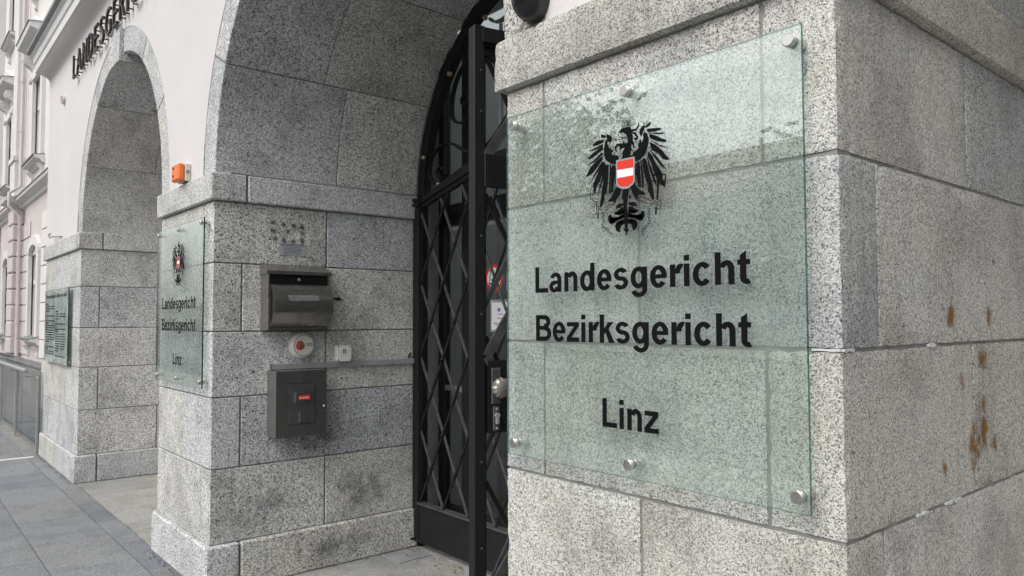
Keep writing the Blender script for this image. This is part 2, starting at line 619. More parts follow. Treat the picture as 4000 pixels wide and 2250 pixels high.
def text_geo(body, bold=0.0, extrude=0.0, spacing=1.0, align='LEFT'):
    key = (body, bold, extrude, spacing, align)
    if key in _tc: return _tc[key]
    cu = bpy.data.curves.new('lettering', 'FONT')
    cu.body = body
    cu.offset = bold
    cu.extrude = extrude
    cu.space_character = spacing
    cu.align_x = align
    cu.resolution_u = 3
    o = bpy.data.objects.new('lettering', cu)
    C.objects.link(o)
    dg = bpy.context.evaluated_depsgraph_get()
    dg.update()
    me = o.evaluated_get(dg).to_mesh()
    vs = [tuple(q.co) for q in me.vertices]
    fs = [tuple(q.vertices) for q in me.polygons]
    o.evaluated_get(dg).to_mesh_clear()
    bpy.data.objects.remove(o)
    bpy.data.curves.remove(cu)
    _tc[key] = (vs, fs)
    return vs, fs


def text(mb, body, fn, u0, u1, v0, cap, bold=0.0, w=0.0, extrude=0.0, spacing=1.0, capref=None):
    """lettering with its left/right edge at u0/u1, baseline v0 and capital height cap"""
    vs, fs = text_geo(body, bold, extrude, spacing)
    xs = [q[0] for q in vs]
    x0, x1 = min(xs), max(xs)
    ch = capref or max(q[1] for q in vs)
    k = (u1 - u0) / (x1 - x0)
    mb.add([fn(u0 + (q[0] - x0) * k, v0 + q[1] * cap / ch, w + q[2]) for q in vs], fs)
    return mb


# bold grotesque capitals and small letters for the court signs, drawn from bars and elliptical bows
_R = lambda x0, y0, x1, y1: [(x0, y0), (x1, y0), (x1, y1), (x0, y1)]


def _bow(cx, cy, rx, ry, tx, ty, a0, a1, n=20):
    o = [(cx + rx * math.cos(R(a0 + (a1 - a0) * k / n)), cy + ry * math.sin(R(a0 + (a1 - a0) * k / n))) for k in range(n + 1)]
    i = [(cx + (rx - tx) * math.cos(R(a0 + (a1 - a0) * k / n)), cy + (ry - ty) * math.sin(R(a0 + (a1 - a0) * k / n))) for k in range(n + 1)]
    return [[o[k], o[k + 1], i[k + 1], i[k]] for k in range(n)]


GLYPH = {
    'L': (611, [_R(73, 0, 218, 716), _R(218, 0, 583, 121)]),
    'i': (278, [_R(72, 0, 209, 519), _R(72, 589, 209, 716)]),
    'n': (611, [_R(66, 0, 203, 519), _R(405, 0, 542, 331)] + _bow(352, 330, 190, 201, 137, 113, 0, 160)),
    'h': (611, [_R(66, 0, 203, 716), _R(405, 0, 542, 331)] + _bow(352, 330, 190, 201, 137, 113, 0, 160)),
    'd': (611, [_R(408, 0, 545, 716)] + _bow(285, 259, 243, 271, 140, 112, 0, 360, 32)),
    'g': (611, [_R(408, -10, 545, 519)] + _bow(285, 265, 243, 266, 140, 112, 0, 360, 32) + _bow(298, -12, 247, 200, 137, 108, 0, -163)),
    'e': (556, [_R(140, 217, 515, 312)] + _bow(277, 260, 243, 271, 140, 108, 0, 322, 30)),
    'c': (556, _bow(280, 260, 243, 271, 140, 112, 38, 322, 28)),
    's': (556, _bow(272, 372, 214, 159, 128, 104, 22, 272) + _bow(277, 154, 226, 166, 128, 104, 92, -160)),
    'r': (389, [_R(66, 0, 203, 519)] + _bow(368, 306, 165, 224, 137, 124, 66, 180, 12)),
    't': (333, [[(84, 120), (221, 120), (221, 705), (84, 625)], _R(17, 410, 313, 519)] + _bow(262, 128, 178, 138, 137, 112, 180, 292, 12)),
    'a': (556, [_R(352, 0, 489, 352), [(170, 268), (352, 318), (352, 226), (200, 190)]] + _bow(272, 350, 217, 181, 137, 106, 0, 162) + _bow(222, 152, 188, 163, 134, 98, 62, 352, 22)),
    'B': (722, [_R(73, 0, 218, 716), _R(218, 597, 402, 716), _R(218, 306, 422, 418), _R(218, 0, 422, 121)] + _bow(400, 532, 248, 184, 143, 119, -90, 90) + _bow(420, 209, 266, 209, 147, 121, -90, 90)),
    'z': (500, [_R(35, 405, 470, 519), _R(25, 0, 478, 115), [(25, 112), (192, 112), (470, 408), (300, 408)]]),
    'k': (556, [_R(66, 0, 203, 716), [(203, 205), (203, 340), (362, 519), (536, 519)], [(255, 285), (352, 372), (556, 0), (388, 0)]]),
}


def bold_text(mb, body, fn, u0, u1, v0, cap):
    x, pcs = 0, []
    for ch in body:
        adv, ps = GLYPH[ch]
        pcs += [[(x + a, b) for a, b in q] for q in ps]
        x += adv
    xs = [a for q in pcs for a, b in q]
    x0, x1 = min(xs), max(xs)
    k, kv = (u1 - u0) / (x1 - x0), cap / 716.0
    for i, q in enumerate(pcs):
        for j, (dx, dy) in enumerate(((-9, -2), (9, 2))):
            mb.add([fn(u0 + (a + dx - x0) * k, v0 + (b + dy) * kv, 0.00001 * (i % 7) + 0.000002 * j) for a, b in q], [tuple(range(len(q)))])
    return mb

# emblem outlines on the sign, tenths of a millimetre from the sign's centre
EAGLE = [[(-239,3822),(-149,3891),(113,3887),(171,3843),(170,3715),(230,3623),(222,3491),(179,3392),(150,3264),(127,3129),(224,3131),(285,3086),(274,3043),(-230,3060),(-124,3123),(-122,3258),(-43,3365),(56,3468),(57,3602),(6,3714),(-63,3760),(-115,3784),(-169,3773)],[(171,3800),(335,3784),(421,3878),(411,3938),(445,3913),(437,3821),(361,3746),(170,3741)],[(170,3741),(333,3683),(407,3576),(385,3500),(314,3495),(264,3563),(338,3544),(349,3587),(282,3661),(197,3696)],[(195,3523),(262,3457),(278,3348),(335,3311),(260,3316),(214,3407),(180,3459)],[(151,3344),(191,3283),(242,3234),(177,3254),(129,3214)],[(56,3468),(-49,3480),(-118,3576),(-98,3483),(-225,3512),(-332,3507),(-394,3442),(-370,3356),(-313,3308),(-340,3405),(-279,3462),(-208,3409),(-227,3325),(-120,3374),(-43,3373)],[(-300,3207),(-461,3235),(-515,3286),(-496,3323),(-442,3341),(-452,3392),(-514,3395),(-549,3470),(-586,3435),(-657,3600),(-620,3634),(-656,3696),(-712,3665),(-750,3562),(-770,3454),(-764,3315),(-718,3169),(-627,3098),(-518,3026),(-338,2983),(-247,3131)],[(-666,3844),(-600,3804),(-517,3766),(-485,3691),(-511,3600),(-602,3631),(-656,3710),(-674,3769)],[(-877,3869),(-710,3817),(-692,3758),(-859,3785)],[(-1162,3670),(-1010,3721),(-767,3709),(-805,3641),(-1030,3613),(-1182,3612)],[(-1318,3509),(-1107,3534),(-805,3605),(-813,3556),(-1069,3494),(-1306,3493)],[(-1358,3318),(-1184,3415),(-824,3547),(-799,3460),(-995,3383),(-1185,3303),(-1332,3277)],[(-1387,3116),(-1186,3196),(-826,3387),(-816,3332),(-1111,3173)],[(-1429,2834),(-1304,3013),(-1073,3172),(-816,3296),(-828,3187),(-1037,2998),(-1190,2882),(-1383,2813)],[(-1308,2590),(-1114,2848),(-866,3116),(-837,3072),(-1076,2826)],[(-1174,2571),(-1001,2853),(-829,3132),(-737,3089),(-814,2852),(-928,2620),(-1042,2525),(-1112,2311),(-1158,2317)],[(-1015,2243),(-860,2693),(-763,3066),(-715,3044),(-790,2683)],[(-943,1915),(-876,2252),(-817,2521),(-739,2951),(-693,3021),(-609,2991),(-630,2769),(-652,2497),(-690,2365),(-710,2258),(-765,2238),(-785,2075),(-880,1907)],[(-600,2244),(-569,2979),(-530,2973),(-549,2237)],[(-527,2261),(-519,2916),(-446,2973),(-367,2947),(-392,2678),(-445,2468),(-469,2275)],[(-384,2460),(-372,2893),(-343,2888),(-348,2454)],[(224,3158),(259,3205),(378,3237),(423,3282),(403,3338),(414,3402),(448,3396),(456,3479),(500,3479),(525,3382),(583,3503),(568,3584),(602,3657),(652,3621),(701,3585),(748,3445),(723,3293),(678,3170),(594,3054),(459,2972),(330,2940),(291,3040)],[(452,3660),(469,3736),(521,3791),(615,3838),(630,3769),(586,3686),(528,3592),(484,3574)],[(631,3782),(770,3846),(829,3857),(802,3787),(670,3748)],[(702,3710),(931,3683),(1139,3649),(1123,3606),(930,3605),(734,3631)],[(750,3607),(1026,3545),(1258,3508),(1201,3491),(993,3523)],[(766,3572),(961,3496),(1151,3382),(1315,3308),(1276,3269),(1119,3311),(927,3386),(791,3463)],[(803,3409),(1086,3232),(1337,3123),(1117,3193)],[(796,3358),(989,3232),(1179,3069),(1287,2923),(1389,2829),(1332,2813),(1191,2862),(1051,3027),(858,3139),(801,3253)],[(800,3154),(1017,2935),(1158,2758),(1322,2553),(1110,2724),(921,2952)],[(727,3136),(857,3009),(951,2812),(1077,2637),(1155,2523),(1183,2314),(1262,2277),(1244,2153),(1103,2249),(1009,2365),(915,2559),(821,2807),(710,3034)],[(677,3045),(820,2709),(951,2373),(1006,2185),(890,2382),(748,2715)],[(533,2960),(593,2989),(659,2938),(722,2719),(784,2502),(861,2206),(906,1903),(841,1885),(762,2064),(707,2123),(716,2278),(652,2417),(588,2610),(541,2801)],[(469,2944),(502,2938),(558,2588),(559,2221),(520,2253),(501,2597)],[(340,2912),(442,2922),(456,2762),(470,2549),(483,2258),(416,2293),(368,2432),(326,2623)],[(289,2894),(316,2890),(307,2467),(283,2471)],[(-346,2373),(-187,2310),(-224,2167),(-350,2048),(-405,1946),(-458,2021),(-530,2016),(-675,2034),(-529,2111),(-455,2224)],[(128,2334),(266,2407),(332,2279),(449,2184),(581,2114),(613,2044),(447,2079),(363,2077),(395,1967),(294,2007),(211,2136)],[(-116,2287),(68,2283),(74,2181),(37,2026),(8,1869),(33,1653),(36,1386),(21,1255),(79,1209),(26,1174),(-23,1078),(-50,1176),(-119,1228),(-70,1250),(-74,1478),(-78,1719),(-104,1910),(-102,2070),(-143,2143)],[(-89,1921),(-244,1927),(-352,1886),(-371,1779),(-299,1825),(-210,1815),(-139,1860),(-83,1854)],[(-84,1773),(-247,1711),(-425,1718),(-408,1662),(-248,1631),(-79,1665)],[(-72,1638),(-248,1590),(-463,1573),(-534,1635),(-541,1676),(-643,1647),(-645,1537),(-591,1450),(-519,1415),(-464,1464),(-320,1517),(-179,1529),(-66,1578)],[(-67,1504),(-214,1492),(-357,1440),(-401,1349),(-359,1237),(-254,1174),(-225,1192),(-306,1246),(-322,1342),(-251,1402),(-198,1370),(-110,1428),(-61,1431)],[(-101,2137),(-154,2090),(-144,2009),(-95,2043)],[(-84,1832),(-246,1787),(-390,1692),(-301,1631),(-85,1688)],[(-79,1665),(-302,1577),(-571,1590),(-587,1477),(-465,1426),(-303,1496),(-73,1536)],[(-67,1477),(-250,1456),(-369,1360),(-352,1247),(-253,1195),(-191,1350),(-61,1391)],[(63,1850),(118,1853),(186,1805),(271,1810),(339,1762),(323,1866),(222,1913),(71,1916)],[(53,1663),(218,1622),(371,1646),(388,1700),(219,1701),(62,1770)],[(39,1577),(148,1524),(284,1508),(419,1454),(468,1406),(535,1437),(586,1519),(588,1623),(495,1656),(488,1616),(420,1558),(217,1582),(46,1636)],[(30,1430),(78,1426),(163,1367),(215,1398),(282,1337),(264,1244),(185,1192),(212,1173),(315,1235),(357,1344),(317,1432),(182,1487),(38,1502)],[(79,2037),(127,2000),(138,2080),(87,2130)],[(61,1685),(269,1620),(354,1677),(220,1775),(62,1828)],[(45,1535),(267,1489),(418,1417),(532,1463),(521,1571),(268,1568),(53,1663)],[(29,1390),(156,1348),(212,1194),(308,1245),(326,1354),(216,1450),(37,1476)],[(817,2536),(1277,2479),(1268,2297),(821,2361),(848,2378),(1243,2321),(1252,2459),(846,2510)],[(986,2569),(1133,2552),(1139,2495),(1113,2498),(1107,2533),(1015,2544),(1011,2509),(985,2513)],[(1009,2334),(1063,2326),(1028,1900),(974,1907)],[(942,1705),(983,1701),(971,1510),(926,1515)]]
EAGLE_LINES = [([(-265,3731),(-257,3793),(-179,3804)],15),([(-275,3769),(-223,3669),(-82,3642)],13),([(-437,3724),(-420,3666),(-331,3621),(-170,3613),(-65,3631),(40,3600)],15),([(-113,3954),(135,3952),(141,3887),(-104,3890),(-113,3954)],13),([(-107,3920),(138,3917)],13),([(-137,4073),(-63,4073),(-50,3952)],13),([(-137,4073),(-113,3954)],13),([(-31,4072),(49,4069),(65,3950)],13),([(-31,4072),(-15,3953)],13),([(81,4060),(157,4060),(138,3951)],13),([(81,4060),(93,3953)],13),([(-123,4021),(149,4013)],10),([(-841,2386),(-863,2466),(-966,2536),(-1117,2563),(-1244,2497),(-1299,2364),(-1266,2191),(-1130,2082),(-972,2065)],18),([(-893,2435),(-986,2489),(-1110,2493),(-1195,2406),(-1204,2295),(-1159,2178),(-978,2132)],13),([(-1066,2054),(-1049,1830),(-1007,1603)],23),([(-1009,2047),(-982,1822),(-995,1602)],15),([(-974,1877),(-881,1838),(-845,1751),(-901,1716)],15),([(-733,1807),(-387,1944)],13),([(-806,1871),(-458,1966)],13),([(311,1973),(512,1898),(725,1809)],13),([(447,2040),(678,1945),(856,1850)],13),([(855,1767),(921,1862),(1002,1891),(1097,1840),(1121,1735),(1079,1664),(982,1637),(903,1684)],15),([(920,1798),(1065,1806)],15),([(936,1745),(1070,1747)],15),([(741,1755),(856,1806)],13),([(-789,1672),(-816,1684),(-835,1717),(-835,1751),(-816,1766),(-789,1754),(-770,1721),(-770,1687),(-789,1672)],11),([(-829,1595),(-845,1615),(-840,1648),(-817,1675),(-788,1679),(-772,1659),(-777,1626),(-801,1599),(-829,1595)],11),([(-783,1508),(-812,1518),(-837,1548),(-844,1582),(-829,1600),(-800,1591),(-775,1560),(-768,1526),(-783,1508)],11),([(-857,1438),(-866,1460),(-849,1490),(-816,1510),(-786,1509),(-777,1487),(-794,1457),(-827,1437),(-857,1438)],11),([(-826,1353),(-854,1364),(-877,1395),(-881,1430),(-863,1446),(-835,1436),(-813,1404),(-809,1370),(-826,1353)],11),([(-722,1319),(-748,1310),(-792,1321),(-829,1344),(-836,1367),(-810,1375),(-766,1364),(-729,1341),(-722,1319)],11),([(-642,1254),(-671,1253),(-710,1274),(-736,1304),(-733,1326),(-704,1327),(-665,1306),(-640,1276),(-642,1254)],11),([(-572,1185),(-601,1187),(-637,1210),(-658,1242),(-652,1263),(-623,1261),(-587,1238),(-566,1207),(-572,1185)],11),([(-497,1132),(-525,1130),(-565,1149),(-592,1178),(-590,1200),(-562,1202),(-522,1183),(-496,1154),(-497,1132)],11),([(731,1610),(715,1628),(716,1660),(734,1686),(758,1692),(774,1674),(773,1643),(755,1616),(731,1610)],11),([(745,1530),(723,1543),(709,1574),(713,1606),(732,1618),(754,1605),(768,1574),(764,1543),(745,1530)],11),([(723,1455),(706,1473),(705,1505),(722,1532),(746,1539),(763,1521),(763,1489),(746,1462),(723,1455)],11),([(763,1375),(738,1384),(716,1412),(709,1445),(723,1461),(748,1453),(770,1424),(776,1392),(763,1375)],11),([(721,1302),(708,1321),(715,1352),(738,1376),(763,1379),(776,1360),(769,1329),(746,1305),(721,1302)],11),([(644,1244),(640,1265),(660,1291),(693,1306),(719,1302),(724,1281),(704,1255),(671,1240),(644,1244)],11),([(552,1198),(553,1219),(580,1241),(617,1250),(643,1242),(642,1221),(615,1200),(577,1190),(552,1198)],11),([(506,1126),(494,1146),(503,1177),(528,1200),(554,1202),(566,1182),(557,1152),(532,1129),(506,1126)],11),([(541,1046),(516,1055),(496,1084),(492,1117),(507,1133),(532,1123),(552,1094),(556,1062),(541,1046)],11)]
SHIELD = [(-344,3084),(285,3081),(287,2470),(221,2366),(47,2284),(-99,2290),(-246,2351),(-352,2450)]
SH_RED1 = [(-302,3045),(247,3039),(243,2801),(-305,2817)]
SH_WHITE = [(-305,2817),(243,2801),(241,2604),(-307,2606)]
SH_RED2 = [(-307,2606),(241,2604),(239,2464),(180,2393),(41,2346),(-116,2354),(-239,2398),(-309,2476)]

# ================================================================== the portal
Y0, Y1 = 1.51, 2.945                      # pier face, end of the reveals
ZC = [0.27, 0.715, 1.14, 1.535, 1.95, 2.325]   # bed joints above the plinth
ZI0, ZI1 = 2.325, 2.492                   # impost
G = 0.0036                                # half joint
EDGE = 0.174


def jit(a=0.0012):
    return random.uniform(-a, a)


def stone(parent, x0, x1, y0, y1, z0, z1, faces, bev=0.0035, mat='granite', gap=G, name='granite_block'):
    """a dressed block; faces: letters of the sides that are joints (shrunk by the joint)"""
    d = jit(0.0011)
    a = [x0, x1, y0, y1, z0, z1]
    for i, ch in enumerate('xXyYzZ'):
        if ch in faces:
            gg = gap * (1.5 if ch in 'yY' else 1.0)
            a[i] += gg if i % 2 == 0 else -gg
    if 'y' not in faces: a[2] += d
    if 'x' not in faces: a[0] += jit(0.0009)
    if 'X' not in faces: a[1] += jit(0.0009)
    if parent.get('worn'):
        return worn_box(a, bev).build(name, mat, parent)
    return MB().box(*a, bev=bev).build(name, mat, parent)


def worn_box(a, bev):
    """block whose arrises are chipped and slightly wavy"""
    bm = bmesh.new()
    cen = [(a[i] + a[i + 1]) / 2 for i in (0, 2, 4)]
    half = [(a[i + 1] - a[i]) / 2 for i in (0, 2, 4)]
    n = [max(1, int(2 * h / 0.024)) for h in half]
    idx = {}
    mb = MB()

    def key(i, j, k):
        return (i, j, k)
    ch = random.Random(random.random())

    def vert(i, j, k):
        if (i, j, k) in idx: return idx[(i, j, k)]
        p = [a[0] + (a[1] - a[0]) * i / n[0], a[2] + (a[3] - a[2]) * j / n[1], a[4] + (a[5] - a[4]) * k / n[2]]
        on = [i in (0, n[0]), j in (0, n[1]), k in (0, n[2])]
        if sum(on) >= 2:
            d = bev * ch.uniform(0.45, 1.05)
            if ch.random() < 0.10: d += ch.uniform(0.001, 0.0045)
            for ax in range(3):
                if on[ax]:
                    s = 1 if p[ax] > cen[ax] else -1
                    p[ax] -= s * d * 0.75
        elif sum(on) == 1:
            ax = on.index(True)
            s = 1 if p[ax] > cen[ax] else -1
            p[ax] -= s * ch.uniform(0.0, 0.0005)
        idx[(i, j, k)] = len(mb.v)
        mb.v.append(tuple(p))
        return idx[(i, j, k)]
    for k in (0, n[2]):
        for i in range(n[0]):
            for j in range(n[1]):
                mb.f.append((vert(i, j, k), vert(i + 1, j, k), vert(i + 1, j + 1, k), vert(i, j + 1, k)))
    for j in (0, n[1]):
        for i in range(n[0]):
            for k in range(n[2]):
                mb.f.append((vert(i, j, k), vert(i + 1, j, k), vert(i + 1, j, k + 1), vert(i, j, k + 1)))
    for i in (0, n[0]):
        for j in range(n[1]):
            for k in range(n[2]):
                mb.f.append((vert(i, j, k), vert(i, j + 1, k), vert(i, j + 1, k + 1), vert(i, j, k + 1)))
    mb.mi = [0] * len(mb.f)
    bm.free()
    return mb


def pier(x0, x1, label, extra=(), worn=False):
    MT, rec = ('granite', 0.006) if worn else ('granite_coarse', 0.010)
    gp = 0.0027 if worn else G
    t = thing('granite_pier', label, 'pier', ((x0 + x1) / 2, (Y0 + Y1) / 2, 0), 'granite piers of the portal')
    if worn: t['worn'] = True
    xm = (x0 + x1) / 2
    # core that shows as recessed mortar in the joints
    one('mortar_core', 'mortar_pale' if worn else 'mortar', t, x0 + rec, x1 - rec, Y0 + rec, Y1 - rec, 0.0, ZI1 - 0.004)
    P = 0.03
    # plinth
    b = dict(bev=0.010, mat=MT, gap=gp)
    stone(t, x0 - P, xm, Y0 - P, Y0 + EDGE, 0, ZC[0], 'XY', **b)
    stone(t, xm, x1 + P, Y0 - P, Y0 + EDGE, 0, ZC[0], 'xY', **b)
    stone(t, x0 - P, x0 + 0.1, Y0 + EDGE, Y1, 0, ZC[0], 'y', **b)
    stone(t, x1 - 0.1, x1 + P, Y0 + EDGE, Y1, 0, ZC[0], 'y', **b)
    for r in range(5):
        z0, z1 = ZC[r], ZC[r + 1]
        if r % 2 == 0:      # long corner stones, panels between
            ym = 2.244
            xs = [x0 + EDGE] + list(extra) + [x1 - EDGE]
            stone(t, x0, x0 + EDGE, Y0, ym, z0, z1, 'XYzZ', mat=MT, gap=gp)
            stone(t, x1 - EDGE, x1, Y0, ym, z0, z1, 'xYzZ', mat=MT, gap=gp)
            for a, c in zip(xs, xs[1:]):
                stone(t, a, c, Y0, Y0 + EDGE, z0, z1, 'xXYzZ', mat=MT, gap=gp)
            stone(t, x0, x0 + EDGE, ym, Y1, z0, z1, 'XyzZ', mat=MT, gap=gp)
            stone(t, x1 - EDGE, x1, ym, Y1, z0, z1, 'xyzZ', mat=MT, gap=gp)
        else:
            xs = [x0, xm, x1]
            if extra: xs = [x0, x0 + (x1 - x0) / 3, x0 + 2 * (x1 - x0) / 3, x1]
            for i, (a, c) in enumerate(zip(xs, xs[1:])):
                stone(t, a, c, Y0, Y0 + EDGE, z0, z1, ('x' if i else '') + ('X' if i < len(xs) - 2 else '') + 'YzZ', mat=MT, gap=gp)
            stone(t, x0, x0 + EDGE, Y0 + EDGE, Y1, z0, z1, 'XyzZ', mat=MT, gap=gp)
            stone(t, x1 - EDGE, x1, Y0 + EDGE, Y1, z0, z1, 'xyzZ', mat=MT, gap=gp)
    Q = 0.028
    b = dict(bev=0.007, name='impost_block', mat=MT, gap=gp)
    stone(t, x0 - Q, x1 + Q, Y0 - Q, 1.702, ZI0 + 0.002, ZI1, 'Y', **b)
    stone(t, x0 - Q, x0 + 0.12, 1.702, Y1, ZI0 + 0.002, ZI1, 'y', **b)
    stone(t, x1 - 0.12, x1 + Q, 1.702, Y1, ZI0 + 0.002, ZI1, 'y', **b)
    return t


PN = (-1.811, -0.733)
PM = (-5.640, -4.552)
PF = (-10.50, -8.455)
PE = (1.985, 3.06)
pierN = pier(*PN, 'light granite pier nearest the camera, carrying the large glass court sign', worn=True)
del pierN['worn']
pierM = pier(*PM, 'middle granite pier with steel boxes on its side and a glass sign in front')
pierF = pier(*PF, 'far wide granite pier at the end of the portal, carrying a grey glass plaque', extra=(-9.8, -9.15))

# ---- arches
ANG = [0, 27.3, 55.0, 82.8, 97.2, 125.0, 152.7, 180]


def arch(cx, Ri, label):
    t = thing('granite_arch', label, 'arch', (cx, (Y0 + Y1) / 2, ZI1), 'granite arches of the portal')
    W = 0.20
    for s in range(7):
        a0, a1 = ANG[s], ANG[s + 1]
        key = s == 3
        yj = 2.14 if s in (1, 5) else 2.31
        for part in (0, 1):
            y0, y1 = ((Y0, yj) if part == 0 else (yj, Y1))
            ri, ro = Ri, Ri + W
            if key and part == 0:
                y0 -= 0.028; ri -= 0.075; ro += 0.085; y1 = 1.69
            if key and part == 1:
                y0 = 1.69
            y0 += jit(0.0008) if part == 0 else 0.0025
            y1 -= 0.0025
            g = math.degrees(0.0028 / Ri)
            lo = a0 + (g if s > 0 else 0.0)
            hi = a1 - (g if s < 6 else 0.0)
            N = 3 if key else 8
            th = [R(180 - (lo + (hi - lo) * k / N)) for k in range(N + 1)]
            b = 0.004
            mb = MB()
            def ring(rr, yy, shrink):
                out = []
                for k, q in enumerate(th):
                    qq = q
                    if k == 0: qq -= shrink / Ri
                    if k == N: qq += shrink / Ri
                    if key and part == 0:
                        # keystone with nearly straight sides
                        hw = 0.165 - shrink
                        x = cx + (-hw + 2 * hw * k / N)
                        out.append((x, yy, ZI1 + rr - 0.004 * (1 - abs(1 - 2 * k / N)) * 0))
                    else:
                        out.append((cx + rr * math.cos(qq), yy, ZI1 + rr * math.sin(qq)))
                return out
            rings = [ring(ri + b, y0, b), ring(ri, y0 + b, 0), ring(ri, y1 - b, 0), ring(ri + b, y1, b), ring(ro, y1, b), ring(ro - 0.0, y0, b)]
            vs = [p for q in rings for p in q]
            n1 = N + 1
            fs = []
            for i in range(6):
                j = (i + 1) % 6
                for k in range(N):
                    fs.append((i * n1 + k, i * n1 + k + 1, j * n1 + k + 1, j * n1 + k))
            fs.append(tuple(i * n1 for i in range(6)))
            fs.append(tuple(i * n1 + N for i in range(6))[::-1])
            mb.add(vs, fs)
            o = mb.build('keystone' if key else 'voussoir', 'granite_coarse', t)
    # mortar behind the joints
    mb = MB()
    th = [math.pi * k / 40 for k in range(41)]
    vs, fs = [], []
    for yy, rr in ((Y0 + 0.010, Ri + 0.010), (Y1 - 0.01, Ri + 0.010), (Y1 - 0.01, Ri + W - 0.004), (Y0 + 0.006, Ri + W - 0.004)):
        vs += [(cx + rr * math.cos(q), yy, ZI1 + rr * math.sin(q)) for q in th]
    for i in range(4):
        j = (i + 1) % 4
        for k in range(40):
            fs.append((i * 41 + k, i * 41 + k + 1, j * 41 + k + 1, j * 41 + k))
    mb.add(vs, fs)
    mb.build('mortar_bed', 'mortar', t)
    return t


AA = (-3.182, 1.362)
AB = (-7.047, 1.392)
AC = (0.626, 1.350)
archA = arch(*AA, 'wide granite arch over the black iron gate')
archB = arch(*AB, 'granite arch with keystone below the metal lettering, next to the far pier')

# ---- plastered wall above the piers
ZT = 4.62
wall = thing('portal_wall', 'smooth pale pinkish plaster wall of the portal above the granite arches', 'wall', (-4.5, 2.0, ZI1))
mb = MB()
yf = Y0 - 0.004
yb = 2.62


def wall_poly():
    quads = []
    edges = [-10.52]
    for cx, Ri in (AB, AA, AC):
        ro = Ri + 0.2
        edges += [cx - ro, cx + ro]
        N = 48
        pr = [(cx - ro * math.cos(math.pi * k / N), ZI1 + ro * math.sin(math.pi * k / N)) for k in range(N + 1)]
        for p, q in zip(pr, pr[1:]):
            quads.append([p, q, (q[0], ZT), (p[0], ZT)])
    edges.append(7.0)
    for i in range(0, len(edges), 2):
        a, b = edges[i], edges[i + 1]
        quads.append([(a, ZI1 + 0.0005), (b, ZI1 + 0.0005), (b, ZT), (a, ZT)])
    return quads


for q in wall_poly():
    mb.prism(q, lambda x, z: (x, yf, z), lambda x, z: (x, yb, z))
bm = bmesh.new()
wo_ = mb.build('plaster_face', 'plaster', wall)
bm.from_mesh(wo_.data)
bmesh.ops.remove_doubles(bm, verts=bm.verts, dist=0.0003)
# drop the walls between neighbouring strips
kill = [f for f in bm.faces if any(len(e.link_faces) > 2 for e in f.edges) and abs(f.normal.x) > 0.99]
bmesh.ops.delete(bm, geom=kill, context='FACES_ONLY')
bmesh.ops.recalc_face_normals(bm, faces=bm.faces)
bm.to_mesh(wo_.data)
bm.free()
# cove and cornice, profile in (y, z)
prof = [(Y0 - 0.003, 4.53)]
for k in range(1, 9):
    a = R(90 * k / 8)
    prof.append((Y0 - 0.003 - 0.135 * (1 - math.cos(a)), 4.53 + 0.075 * math.sin(a)))
prof += [(1.352, 4.612), (1.350, 4.70), (1.335, 4.715), (1.325, 4.78), (1.30, 4.80), (1.30, 4.86), (1.60, 4.90), (1.60, 4.53)]
mb = MB().prism(prof, lambda y, z: (-10.56, y, z), lambda y, z: (7.0, y, z))
cor = mb.build('cornice', 'stucco_white', wall)
mb = MB().prism([(1.262, 4.832), (1.30, 4.825), (1.30, 4.872), (1.62, 4.925), (1.62, 4.94), (1.262, 4.868)], lambda y, z: (-10.60, y, z), lambda y, z: (7.0, y, z))
mb.build('metal_flashing', 'sheet_metal', cor)
mb = MB().box(-10.5, 7.0, 1.65, 2.6, 4.60, 9.0)
mb.build('upper_wall', 'plaster_cream', wall)

# back wall behind arch B and behind arch C, right end of the arcade
bw = MB().box(-8.7, -5.4, Y1 + 0.012, Y1 + 0.2, 0, 4.3).build('back_wall', 'plaster_cream')
tag(bw, 'plain plaster wall closing the passage behind the far arch', 'wall')
bw2 = MB().box(-0.95, 3.2, Y1 + 0.60, Y1 + 0.8, 0, 4.3).build('back_wall', 'plaster_cream')
tag(bw2, 'plaster wall inside the passage to the right of the near pier', 'wall')
# unseen vault and pier of the right-hand passage, added to shade the near pier's side
rw = thing('unseen_vault', 'unseen stone vault right of the near pier, added to shade its side', 'vault', (0.626, 2.2, ZI1))
mb = MB()
N = 24
for k in range(N):
    t0, t1 = math.pi * k / N, math.pi * (k + 1) / N
    prf = [(AC[0] + rr * math.cos(q), ZI1 + rr * math.sin(q)) for rr, q in ((1.35, t0), (1.549, t0), (1.549, t1), (1.35, t1))]
    mb.prism(prf, lambda x, z: (x, Y0, z), lambda x, z: (x, 3.5, z))
mb.build('vault_ring', 'granite', rw)
MB().box(1.985, 3.06, Y0, 3.5, 0, ZI1 - 0.002).build('side_pier', 'granite', rw)

# ---- gate hall behind the iron gate
hall = thing('entrance_hall', 'dim entrance hall behind the iron gate', 'hall', (-3.18, 4.5, 0))
one('side_wall', 'granite', hall, -5.2, -4.82, Y1 + 0.03, 3.34, 0, 4.1)
one('side_wall', 'granite', hall, -1.54, -1.2, Y1 + 0.03, 3.34, 0, 4.1)
one('return_wall', 'hall_dark', hall, -4.82, -4.555, Y1 + 0.075, Y1 + 0.09, 0, 2.5)
one('ceiling', 'hall_dark', hall, -5.2, -1.2, Y1 + 0.03, 3.75, 4.1, 4.2)  # stops short: the unseen roof beyond is left open to brighten the hall
one('back_wall', 'hall_dark', hall, -5.2, -1.2, 6.9, 7.0, 0, 4.1)
one('inner_wall', 'hall_dark', hall, -5.3, -5.2, 3.3, 7.0, 0, 4.1)
one('inner_wall', 'hall_dark', hall, -1.2, -1.1, 3.3, 7.0, 0, 4.1)
one('hall_floor', 'slab_light', hall, -5.2, -1.2, Y1 + 0.05, 7.0, -0.05, 0.004)
